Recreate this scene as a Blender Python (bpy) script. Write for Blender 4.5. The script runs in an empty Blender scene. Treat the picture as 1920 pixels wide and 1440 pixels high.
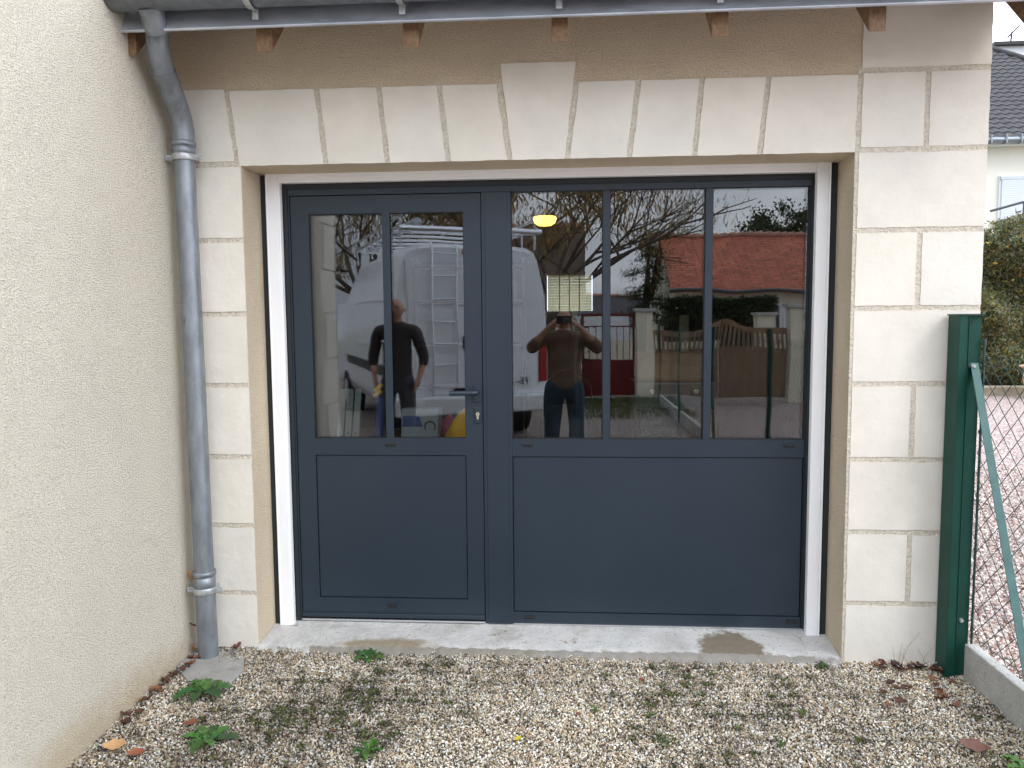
import bpy, bmesh, math, random
import numpy as np
from mathutils import Vector, Matrix
random.seed(7); rng = np.random.default_rng(7)
sc = bpy.context.scene
col = sc.collection
rad = math.radians

# ------------------------------------------------------------ camera
YAW, PITCH, ROLL, F = -0.0691, -0.08435, -0.00815, 1430.0
CAMP = Vector((0, -3.5, 1.6))
fw = Vector((math.sin(YAW)*math.cos(PITCH), math.cos(YAW)*math.cos(PITCH), math.sin(PITCH)))
r0 = Vector((math.cos(YAW), -math.sin(YAW), 0)); u0 = r0.cross(fw)
rt = math.cos(ROLL)*r0 + math.sin(ROLL)*u0; up = -math.sin(ROLL)*r0 + math.cos(ROLL)*u0
cd = bpy.data.cameras.new('camera'); cam = bpy.data.objects.new('camera', cd); col.objects.link(cam)
cd.sensor_width = 36; cd.lens = F/1920*36; cd.clip_start = 0.02; cd.clip_end = 900
M4 = Matrix.Identity(4)
for i in range(3):
    M4[i][0], M4[i][1], M4[i][2], M4[i][3] = rt[i], up[i], -fw[i], CAMP[i]
cam.matrix_world = M4
sc.camera = cam

# ------------------------------------------------------------ world, sun, exposure
SUN_EL, SUN_AZ = 40, 128          # azimuth measured from +y towards +x
w = bpy.data.worlds.new('World'); sc.world = w; w.use_nodes = True
nt = w.node_tree; nt.nodes.clear()
def nn(t, **k):
    n = nt.nodes.new(t)
    for a, b in k.items(): setattr(n, a, b)
    return n
wo = nn('ShaderNodeOutputWorld'); bg = nn('ShaderNodeBackground'); bg.inputs[1].default_value = 0.10
sky = nn('ShaderNodeTexSky', sky_type='NISHITA'); sky.sun_disc = False
sky.sun_elevation = rad(SUN_EL); sky.sun_rotation = rad(SUN_AZ); sky.air_density = 1.0; sky.dust_density = 1.5
tc = nn('ShaderNodeTexCoord'); mp = nn('ShaderNodeMapping'); mp.inputs['Scale'].default_value = (1.0, 1.0, 3.2)
cn = nn('ShaderNodeTexNoise'); cn.inputs['Scale'].default_value = 2.3; cn.inputs['Detail'].default_value = 7; cn.inputs['Roughness'].default_value = 0.55
cr = nn('ShaderNodeValToRGB'); e = cr.color_ramp.elements
e[0].position = 0.34; e[0].color = (7.6, 8.6, 10.6, 1); e[1].position = 0.66; e[1].color = (17.0, 17.6, 18.6, 1)
cn2 = nn('ShaderNodeTexNoise'); cn2.inputs['Scale'].default_value = 1.3; cn2.inputs['Detail'].default_value = 5
cr2 = nn('ShaderNodeValToRGB'); e = cr2.color_ramp.elements
e[0].position = 0.30; e[0].color = (0.62, 0.62, 0.62, 1); e[1].position = 0.5; e[1].color = (0.97, 0.97, 0.97, 1)
mx = nn('ShaderNodeMix', data_type='RGBA')
L = nt.links.new
L(tc.outputs['Generated'], mp.inputs[0]); L(mp.outputs[0], cn.inputs[0]); L(mp.outputs[0], cn2.inputs[0])
L(cn.outputs[0], cr.inputs[0]); L(cn2.outputs[0], cr2.inputs[0])
# overcast luminance: darker towards the horizon, brighter overhead and on the sun's side
sx_ = nn('ShaderNodeSeparateXYZ'); L(tc.outputs['Generated'], sx_.inputs[0])
m1 = nn('ShaderNodeMath', operation='MULTIPLY_ADD'); L(sx_.outputs[2], m1.inputs[0]); m1.inputs[1].default_value = 0.55; m1.inputs[2].default_value = 0.86
m2_ = nn('ShaderNodeMath', operation='MULTIPLY_ADD'); L(sx_.outputs[0], m2_.inputs[0]); m2_.inputs[1].default_value = 0.30; L(m1.outputs[0], m2_.inputs[2])
m3_ = nn('ShaderNodeMath', operation='MULTIPLY_ADD'); L(sx_.outputs[1], m3_.inputs[0]); m3_.inputs[1].default_value = 0.17; L(m2_.outputs[0], m3_.inputs[2])
cm = nn('ShaderNodeMix', data_type='RGBA', blend_type='MULTIPLY'); cm.inputs[0].default_value = 1.0
L(cr.outputs[0], cm.inputs[6]); L(m3_.outputs[0], cm.inputs[7])
L(cr2.outputs[0], mx.inputs[0]); L(sky.outputs[0], mx.inputs[6]); L(cm.outputs[2], mx.inputs[7])
L(mx.outputs[2], bg.inputs[0]); L(bg.outputs[0], wo.inputs[0])
sd = bpy.data.lights.new('sun', 'SUN'); sd.energy = 0.5; sd.angle = rad(16); sd.color = (1, 0.97, 0.93)
sun = bpy.data.objects.new('sun', sd); col.objects.link(sun)
a = rad(SUN_AZ); el = rad(SUN_EL)
sdir = Vector((math.sin(a)*math.cos(el), math.cos(a)*math.cos(el), math.sin(el)))
sun.rotation_euler = sdir.to_track_quat('Z', 'Y').to_euler(); sun.location = (3, -8, 9)
vs = sc.view_settings; vs.view_transform = 'Standard'; vs.look = 'None'; vs.exposure = 0.90; vs.gamma = 1

# ------------------------------------------------------------ materials
def newmat(name):
    m = bpy.data.materials.new(name); m.use_nodes = True
    t = m.node_tree; t.nodes.clear()
    o = t.nodes.new('ShaderNodeOutputMaterial'); b = t.nodes.new('ShaderNodeBsdfPrincipled')
    t.links.new(b.outputs[0], o.inputs[0])
    return m, t, b, o
def N(t, typ, **k):
    n = t.nodes.new(typ)
    for a_, b_ in k.items():
        if a_ in n.inputs.keys(): n.inputs[a_].default_value = b_
        else: setattr(n, a_, b_)
    return n
def c4(c): return (c[0], c[1], c[2], 1)
def pbr(name, base, rough=0.6, metal=0.0, var=0.0, vscale=3.0, bump=None, spec=0.5, base2=None, stretch=None,
        spots=None, trans=0.0, attr=None, vdetail=6, rvar=0.0):
    """bump = list of (scale, distance, detail); spots = (scale, threshold, colour, softness)"""
    m, t, b, o = newmat(name)
    b.inputs['Roughness'].default_value = rough; b.inputs['Metallic'].default_value = metal
    b.inputs['Specular IOR Level'].default_value = spec
    tcn = N(t, 'ShaderNodeTexCoord'); mpn = N(t, 'ShaderNodeMapping')
    t.links.new(tcn.outputs['Object'], mpn.inputs[0])
    if stretch: mpn.inputs['Scale'].default_value = stretch
    rgb = N(t, 'ShaderNodeRGB'); rgb.outputs[0].default_value = c4(base); cur = rgb.outputs[0]
    if var or base2:
        n = N(t, 'ShaderNodeTexNoise', Scale=vscale, Detail=vdetail, Roughness=0.6); t.links.new(mpn.outputs[0], n.inputs[0])
        rp = N(t, 'ShaderNodeValToRGB'); ee = rp.color_ramp.elements
        ee[0].position = 0.32; ee[1].position = 0.68
        b2 = base2 if base2 else tuple(x*(1+var) for x in base); b1 = base if base2 else tuple(x*(1-var) for x in base)
        ee[0].color = c4(b1); ee[1].color = c4(b2)
        t.links.new(n.outputs[0], rp.inputs[0]); cur = rp.outputs[0]
        if rvar:
            mr = N(t, 'ShaderNodeMapRange'); mr.inputs[3].default_value = rough-rvar; mr.inputs[4].default_value = rough+rvar
            t.links.new(n.outputs[0], mr.inputs[0]); t.links.new(mr.outputs[0], b.inputs['Roughness'])
    if attr:
        an = N(t, 'ShaderNodeAttribute'); an.attribute_name = attr
        m2 = N(t, 'ShaderNodeMix', data_type='RGBA', blend_type='MULTIPLY'); m2.inputs[0].default_value = 1
        t.links.new(cur, m2.inputs[6]); t.links.new(an.outputs['Color'], m2.inputs[7]); cur = m2.outputs[2]
    for sp in (spots or []):
        n = N(t, 'ShaderNodeTexNoise', Scale=sp[0], Detail=8, Roughness=0.65); t.links.new(mpn.outputs[0], n.inputs[0])
        rp = N(t, 'ShaderNodeValToRGB'); ee = rp.color_ramp.elements
        ee[0].position = sp[1]; ee[1].position = sp[1]+sp[3]; ee[0].color = (0, 0, 0, 1); ee[1].color = (1, 1, 1, 1)
        t.links.new(n.outputs[0], rp.inputs[0])
        m3 = N(t, 'ShaderNodeMix', data_type='RGBA'); t.links.new(rp.outputs[0], m3.inputs[0]); t.links.new(cur, m3.inputs[6])
        m3.inputs[7].default_value = c4(sp[2]); cur = m3.outputs[2]
    t.links.new(cur, b.inputs['Base Color'])
    prev = None
    for bp in (bump or []):
        n = N(t, 'ShaderNodeTexNoise', Scale=bp[0], Detail=bp[2], Roughness=0.6)
        mm = N(t, 'ShaderNodeMapping'); t.links.new(tcn.outputs['Object'], mm.inputs[0])
        if len(bp) > 3: mm.inputs['Scale'].default_value = bp[3]
        t.links.new(mm.outputs[0], n.inputs[0])
        bn = N(t, 'ShaderNodeBump', Strength=1.0); bn.inputs['Distance'].default_value = bp[1]
        t.links.new(n.outputs[0], bn.inputs['Height'])
        if prev: t.links.new(prev, bn.inputs['Normal'])
        prev = bn.outputs[0]
    if prev: t.links.new(prev, b.inputs['Normal'])
    if trans:
        tr = N(t, 'ShaderNodeBsdfTranslucent'); t.links.new(cur, tr.inputs[0])
        mxs = N(t, 'ShaderNodeMixShader'); mxs.inputs[0].default_value = trans
        t.links.new(b.outputs[0], mxs.inputs[1]); t.links.new(tr.outputs[0], mxs.inputs[2]); t.links.new(mxs.outputs[0], o.inputs[0])
    return m

WORM = (1.0, 1.0, 1.7)
MT = {}
MT['stucco'] = pbr('stucco', (0.82, 0.69, 0.51), 0.95, var=0.05, vscale=2.5, bump=[(95, 0.014, 3, WORM), (260, 0.004, 2)], spec=0.12,
                   spots=[(95, 0.56, (0.71, 0.585, 0.42), 0.12)])
MT['stucco_light'] = pbr('stucco_light', (0.87, 0.80, 0.67), 0.95, var=0.04, vscale=1.4, bump=[(100, 0.014, 3, (1, 1.1, 1.6)), (240, 0.006, 2)], spec=0.12,
                         spots=[(1.3, 0.60, (0.76, 0.68, 0.55), 0.25), (100, 0.58, (0.75, 0.67, 0.55), 0.12)])
MT['stone'] = pbr('stone', (0.75, 0.71, 0.625), 0.9, var=0.055, vscale=5, bump=[(14, 0.004, 6), (220, 0.0006, 3)], spec=0.2, attr='tint',
                  spots=[(9, 0.66, (0.50, 0.46, 0.39), 0.2), (55, 0.72, (0.42, 0.38, 0.32), 0.05)])
MT['mortar'] = pbr('mortar', (0.73, 0.665, 0.55), 1.0, var=0.16, vscale=60, bump=[(140, 0.012, 4), (40, 0.006, 3)], spec=0.1)
MT['zinc'] = pbr('zinc', (0.245, 0.27, 0.295), 0.45, metal=0.55, var=0.22, vscale=22, stretch=(1, 1, 0.35), bump=[(30, 0.0008, 4)], rvar=0.15,
                 spots=[(60, 0.62, (0.12, 0.135, 0.15), 0.1), (35, 0.66, (0.42, 0.44, 0.46), 0.12)])
MT['zinc_light'] = pbr('zinc_light', (0.50, 0.53, 0.58), 0.38, metal=0.5, var=0.2, vscale=14, stretch=(0.3, 1, 1), bump=[(12, 0.002, 4)], rvar=0.12,
                       spots=[(70, 0.64, (0.2, 0.21, 0.22), 0.08)])
MT['galv'] = pbr('galv', (0.46, 0.48, 0.49), 0.4, metal=0.5, var=0.2, vscale=60)
MT['rafter'] = pbr('rafter', (0.115, 0.062, 0.028), 0.6, base2=(0.26, 0.155, 0.075), vscale=14, stretch=(6, 0.6, 3), bump=[(120, 0.002, 3)])
MT['anthracite'] = pbr('anthracite', (0.0185, 0.031, 0.045), 0.40, var=0.05, vscale=1.2, bump=[(900, 0.00008, 2)], spec=0.45, rvar=0.07,
                       spots=[(1.7, 0.50, (0.0225, 0.0355, 0.050), 0.18), (160, 0.77, (0.05, 0.06, 0.07), 0.03)])
MT['anthracite_shaded'] = pbr('anthracite_shaded', (0.012, 0.015, 0.018), 0.6)  # darkened copy of the frame colour, recess shade painted in
MT['black'] = pbr('black', (0.012, 0.013, 0.014), 0.5)
MT['rubber'] = pbr('rubber', (0.02, 0.027, 0.027), 0.8)
MT['white_alu'] = pbr('white_alu', (0.92, 0.93, 0.94), 0.32, spec=0.5, var=0.02, vscale=3)
MT['bare_alu'] = pbr('bare_alu', (0.75, 0.76, 0.78), 0.25, metal=0.9)
MT['chrome'] = pbr('chrome', (0.8, 0.8, 0.8), 0.12, metal=1.0)
MT['brass'] = pbr('brass', (0.75, 0.68, 0.5), 0.3, metal=0.9)
def concrete(name, base, extra):
    return pbr(name, base, 0.9, var=0.13, vscale=9, vdetail=9, bump=[(25, 0.006, 6), (240, 0.0016, 3)], spots=extra, spec=0.25)
MT['concrete'] = concrete('concrete', (0.44, 0.435, 0.42), [(2.2, 0.50, (0.40, 0.385, 0.35), 0.2), (6.5, 0.585, (0.27, 0.215, 0.14), 0.10), (22, 0.60, (0.36, 0.34, 0.30), 0.1), (110, 0.62, (0.22, 0.21, 0.19), 0.05)])
MT['kerb'] = concrete('kerb', (0.42, 0.415, 0.39), [(16, 0.58, (0.26, 0.25, 0.18), 0.15), (110, 0.58, (0.62, 0.61, 0.58), 0.06), (130, 0.63, (0.16, 0.16, 0.15), 0.04)])
MT['wet'] = pbr('wet', (0.215, 0.185, 0.145), 0.55, var=0.12, vscale=30, bump=[(60, 0.003, 5)])
MT['green_steel'] = pbr('green_steel', (0.003, 0.050, 0.034), 0.5, var=0.12, vscale=6, spec=0.3, spots=[(160, 0.74, (0.3, 0.36, 0.34), 0.02)])
MT['green_old'] = pbr('green_old', (0.05, 0.125, 0.115), 0.5, var=0.12, vscale=20, spots=[(90, 0.67, (0.42, 0.46, 0.45), 0.03)])
MT['green_wire'] = pbr('green_wire', (0.012, 0.042, 0.038), 0.45, spec=0.5)
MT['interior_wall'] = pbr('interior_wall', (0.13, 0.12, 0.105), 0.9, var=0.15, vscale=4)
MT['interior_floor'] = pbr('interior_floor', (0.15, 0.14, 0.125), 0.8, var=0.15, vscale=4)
MT['wood'] = pbr('wood', (0.17, 0.10, 0.055), 0.7, base2=(0.26, 0.16, 0.09), vscale=6, stretch=(3, 3, 0.4))
MT['wood_pale'] = pbr('wood_pale', (0.34, 0.28, 0.2), 0.7, var=0.15, vscale=6, stretch=(3, 3, 0.4))
MT['pale_board'] = pbr('pale_board', (0.36, 0.37, 0.36), 0.6)
MT['carton_white'] = pbr('carton_white', (0.34, 0.36, 0.38), 0.7, var=0.05)
MT['cardboard'] = pbr('cardboard', (0.38, 0.25, 0.12), 0.8, var=0.08, vscale=6)
MT['white_paint'] = pbr('white_paint', (0.72, 0.74, 0.76), 0.3, spec=0.5)
MT['van_paint'] = pbr('van_paint', (0.82, 0.84, 0.88), 0.22, spec=0.6)
MT['dark_glass'] = pbr('dark_glass', (0.02, 0.025, 0.03), 0.05, spec=0.8)
MT['tyre'] = pbr('tyre', (0.015, 0.015, 0.016), 0.8)
MT['red_lens'] = pbr('red_lens', (0.30, 0.02, 0.012), 0.2)
MT['red_paint'] = pbr('red_paint', (0.15, 0.012, 0.012), 0.35, var=0.1)
MT['yellow_cloth'] = pbr('yellow_cloth', (0.85, 0.45, 0.02), 0.8, var=0.1, vscale=12)
MT['pink_cloth'] = pbr('pink_cloth', (0.55, 0.10, 0.2), 0.8, var=0.2, vscale=12)
MT['teal_cloth'] = pbr('teal_cloth', (0.02, 0.12, 0.16), 0.8)
MT['blue_plastic'] = pbr('blue_plastic', (0.01, 0.04, 0.2), 0.4)
MT['yellow_plastic'] = pbr('yellow_plastic', (0.8, 0.5, 0.02), 0.4)
MT['grey_enamel'] = pbr('grey_enamel', (0.05, 0.06, 0.068), 0.35)
MT['bark'] = pbr('bark', (0.10, 0.075, 0.055), 0.9, var=0.3, vscale=20, bump=[(40, 0.01, 4)])
MT['cream_wall'] = pbr('cream_wall', (0.68, 0.64, 0.50), 0.9, var=0.04, vscale=1.0, bump=[(60, 0.003, 3)])
MT['pale_wall'] = pbr('pale_wall', (0.80, 0.78, 0.69), 0.9, var=0.03, vscale=1.0)
MT['dark_metal'] = pbr('dark_metal', (0.06, 0.065, 0.075), 0.5)
MT['shutter'] = pbr('shutter', (0.68, 0.72, 0.78), 0.5)
MT['terracotta'] = pbr('terracotta', (0.50, 0.30, 0.21), 0.85, var=0.25, vscale=25, spots=[(12, 0.56, (0.55, 0.5, 0.42), 0.15)], bump=[(40, 0.004, 4)])
MT['stone_edge'] = pbr('stone_edge', (0.33, 0.28, 0.2), 0.9, var=0.25, vscale=6, bump=[(12, 0.02, 5)])
MT['skin'] = pbr('skin', (0.42, 0.225, 0.15), 0.55, var=0.08, vscale=12)
MT['shirt_dark'] = pbr('shirt_dark', (0.038, 0.031, 0.032), 0.85, var=0.2, vscale=10, bump=[(9, 0.02, 3)])
MT['trouser_grey'] = pbr('trouser_grey', (0.06, 0.058, 0.07), 0.85, var=0.2, vscale=10, bump=[(10, 0.02, 3)])
MT['sweater_brown'] = pbr('sweater_brown', (0.14, 0.085, 0.055), 0.9, var=0.2, vscale=8, bump=[(9, 0.02, 3)])
MT['trouser_blue'] = pbr('trouser_blue', (0.015, 0.035, 0.06), 0.85, var=0.2, vscale=10)
MT['hair'] = pbr('hair', (0.03, 0.022, 0.016), 0.7, bump=[(80, 0.004, 3)])

def roof_tiles(name, c1, c2, cols, rows, spots=None):
    m, t, b, o = newmat(name)
    tcn = N(t, 'ShaderNodeTexCoord'); br = N(t, 'ShaderNodeTexBrick')
    br.inputs['Color1'].default_value = c4(c1); br.inputs['Color2'].default_value = c4(c2)
    br.inputs['Mortar'].default_value = c4([x*0.3 for x in c1]); br.inputs['Scale'].default_value = 1
    br.inputs['Brick Width'].default_value = cols; br.inputs['Row Height'].default_value = rows
    br.inputs['Mortar Size'].default_value = rows*0.13; br.inputs['Bias'].default_value = -0.1
    t.links.new(tcn.outputs['UV'], br.inputs[0])
    n = N(t, 'ShaderNodeTexNoise', Scale=2.5, Detail=6); t.links.new(tcn.outputs['UV'], n.inputs[0])
    mm = N(t, 'ShaderNodeMix', data_type='RGBA', blend_type='MULTIPLY'); mm.inputs[0].default_value = 0.8
    rp = N(t, 'ShaderNodeValToRGB'); rp.color_ramp.elements[0].position = 0.3; rp.color_ramp.elements[0].color = (0.6, 0.6, 0.6, 1)
    rp.color_ramp.elements[1].position = 0.7; rp.color_ramp.elements[1].color = (1.3, 1.25, 1.2, 1)
    t.links.new(n.outputs[0], rp.inputs[0]); t.links.new(br.outputs[0], mm.inputs[6]); t.links.new(rp.outputs[0], mm.inputs[7])
    t.links.new(mm.outputs[2], b.inputs['Base Color']); b.inputs['Roughness'].default_value = 0.8
    return m
MT['tiles_red'] = roof_tiles('tiles_red', (0.56, 0.165, 0.09), (0.38, 0.10, 0.06), 0.55, 0.19)
MT['tiles_brown'] = roof_tiles('tiles_brown', (0.10, 0.055, 0.035), (0.07, 0.04, 0.028), 0.2, 0.14)
MT['tiles_slate'] = pbr('tiles_slate', (0.050, 0.048, 0.052), 0.8, var=0.25, vscale=2.5, spots=[(1.6, 0.64, (0.16, 0.12, 0.05), 0.08)], bump=[(30, 0.01, 3)])
MT['lichen'] = MT['tiles_slate']

def gravel_mat(name, cols, scale, under, moss=None):
    m, t, b, o = newmat(name)
    tcn = N(t, 'ShaderNodeTexCoord')
    v = N(t, 'ShaderNodeTexVoronoi', Scale=scale); t.links.new(tcn.outputs['Object'], v.inputs[0])
    sep = N(t, 'ShaderNodeSeparateColor'); t.links.new(v.outputs['Color'], sep.inputs[0])
    rp = N(t, 'ShaderNodeValToRGB'); cr_ = rp.color_ramp; cr_.interpolation = 'CONSTANT'
    k = len(cols)
    while len(cr_.elements) < k: cr_.elements.new(0.5)
    for i, c in enumerate(cols): cr_.elements[i].position = i/k; cr_.elements[i].color = c4(c)
    t.links.new(sep.outputs[0], rp.inputs[0])
    rp2 = N(t, 'ShaderNodeValToRGB'); ee = rp2.color_ramp.elements
    ee[0].position = 0.45; ee[0].color = (1, 1, 1, 1); ee[1].position = 0.75; ee[1].color = (0, 0, 0, 1)
    t.links.new(v.outputs['Distance'], rp2.inputs[0])
    mm = N(t, 'ShaderNodeMix', data_type='RGBA'); t.links.new(rp2.outputs[0], mm.inputs[0])
    mm.inputs[6].default_value = c4(under); t.links.new(rp.outputs[0], mm.inputs[7]); cur = mm.outputs[2]
    if moss:
        n = N(t, 'ShaderNodeTexNoise', Scale=moss[0], Detail=9, Roughness=0.7); t.links.new(tcn.outputs['Object'], n.inputs[0])
        r3 = N(t, 'ShaderNodeValToRGB'); r3.color_ramp.elements[0].position = moss[1]; r3.color_ramp.elements[1].position = moss[1]+0.06
        t.links.new(n.outputs[0], r3.inputs[0]); m3 = N(t, 'ShaderNodeMix', data_type='RGBA')
        t.links.new(r3.outputs[0], m3.inputs[0]); t.links.new(cur, m3.inputs[6]); m3.inputs[7].default_value = c4(moss[2]); cur = m3.outputs[2]
    t.links.new(cur, b.inputs['Base Color']); b.inputs['Roughness'].default_value = 0.9
    bn = N(t, 'ShaderNodeBump', Strength=1.0); bn.invert = True; bn.inputs['Distance'].default_value = 0.6/scale
    t.links.new(v.outputs['Distance'], bn.inputs['Height']); t.links.new(bn.outputs[0], b.inputs['Normal'])
    return m
WHITE_G = [(0.60, 0.55, 0.46), (0.42, 0.35, 0.25), (0.66, 0.62, 0.55), (0.30, 0.24, 0.16), (0.5, 0.45, 0.38), (0.2, 0.18, 0.15)]
PINK_G = [(0.60, 0.50, 0.45), (0.42, 0.29, 0.25), (0.66, 0.58, 0.53), (0.28, 0.19, 0.165), (0.52, 0.42, 0.38), (0.24, 0.2, 0.2)]
DRIVE_G = [(0.42, 0.37, 0.32), (0.27, 0.21, 0.18), (0.50, 0.45, 0.40), (0.19, 0.14, 0.12), (0.34, 0.29, 0.25), (0.15, 0.13, 0.12)]
MT['gravel_white'] = gravel_mat('gravel_white', WHITE_G, 75, (0.06, 0.05, 0.04), (3.5, 0.62, (0.05, 0.06, 0.02)))
MT['gravel_pink'] = gravel_mat('gravel_pink', PINK_G, 42, (0.16, 0.11, 0.10))
MT['gravel_drive'] = gravel_mat('gravel_drive', DRIVE_G, 42, (0.11, 0.085, 0.07))
MT['soil'] = pbr('soil', (0.05, 0.042, 0.032), 1.0, base2=(0.13, 0.11, 0.085), vscale=40, bump=[(90, 0.01, 4)])
def attr_mat(name, rough=0.7, trans=0.0, spec=0.4):
    m, t, b, o = newmat(name)
    an = N(t, 'ShaderNodeAttribute'); an.attribute_name = 'tint'
    t.links.new(an.outputs['Color'], b.inputs['Base Color']); b.inputs['Roughness'].default_value = rough
    b.inputs['Specular IOR Level'].default_value = spec
    if trans:
        tr = N(t, 'ShaderNodeBsdfTranslucent'); t.links.new(an.outputs['Color'], tr.inputs[0])
        mxs = N(t, 'ShaderNodeMixShader'); mxs.inputs[0].default_value = trans
        t.links.new(b.outputs[0], mxs.inputs[1]); t.links.new(tr.outputs[0], mxs.inputs[2]); t.links.new(mxs.outputs[0], o.inputs[0])
    return m
MT['pebble'] = attr_mat('pebble', 0.75, 0, 0.3)
MT['leaf'] = attr_mat('leaf', 0.55, 0.3, 0.4)

def glass_mat(name, refl, tint=(0.93, 0.95, 0.94)):
    m, t, b, o = newmat(name); t.nodes.remove(b)
    tr = N(t, 'ShaderNodeBsdfTransparent'); tr.inputs[0].default_value = c4(tint)
    gl = N(t, 'ShaderNodeBsdfGlossy'); gl.inputs['Roughness'].default_value = 0.0; gl.inputs[0].default_value = (0.96, 0.97, 1, 1)
    lw = N(t, 'ShaderNodeLayerWeight', Blend=0.12)
    mr = N(t, 'ShaderNodeMapRange'); mr.inputs[3].default_value = refl; mr.inputs[4].default_value = 1.0
    t.links.new(lw.outputs['Fresnel'], mr.inputs[0])
    # faint waviness of real panes
    tcn = N(t, 'ShaderNodeTexCoord'); n = N(t, 'ShaderNodeTexNoise', Scale=2.2, Detail=1); t.links.new(tcn.outputs['Object'], n.inputs[0])
    bn = N(t, 'ShaderNodeBump', Strength=1.0); bn.inputs['Distance'].default_value = 0.0012
    t.links.new(n.outputs[0], bn.inputs['Height']); t.links.new(bn.outputs[0], gl.inputs['Normal'])
    ms = N(t, 'ShaderNodeMixShader'); t.links.new(mr.outputs[0], ms.inputs[0])
    t.links.new(tr.outputs[0], ms.inputs[1]); t.links.new(gl.outputs[0], ms.inputs[2]); t.links.new(ms.outputs[0], o.inputs[0])
    return m
MT['glass'] = glass_mat('glass', 0.095, (0.80, 0.83, 0.82))
def emit(name, c, s):
    m, t, b, o = newmat(name)
    b.inputs['Base Color'].default_value = c4(c); b.inputs['Emission Color'].default_value = c4(c); b.inputs['Emission Strength'].default_value = s
    return m
MT['lamp'] = emit('lamp', (1.0, 0.62, 0.10), 3.2)
MT['blind'] = pbr('blind', (0.85, 0.80, 0.60), 0.8, trans=0.75)

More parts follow.
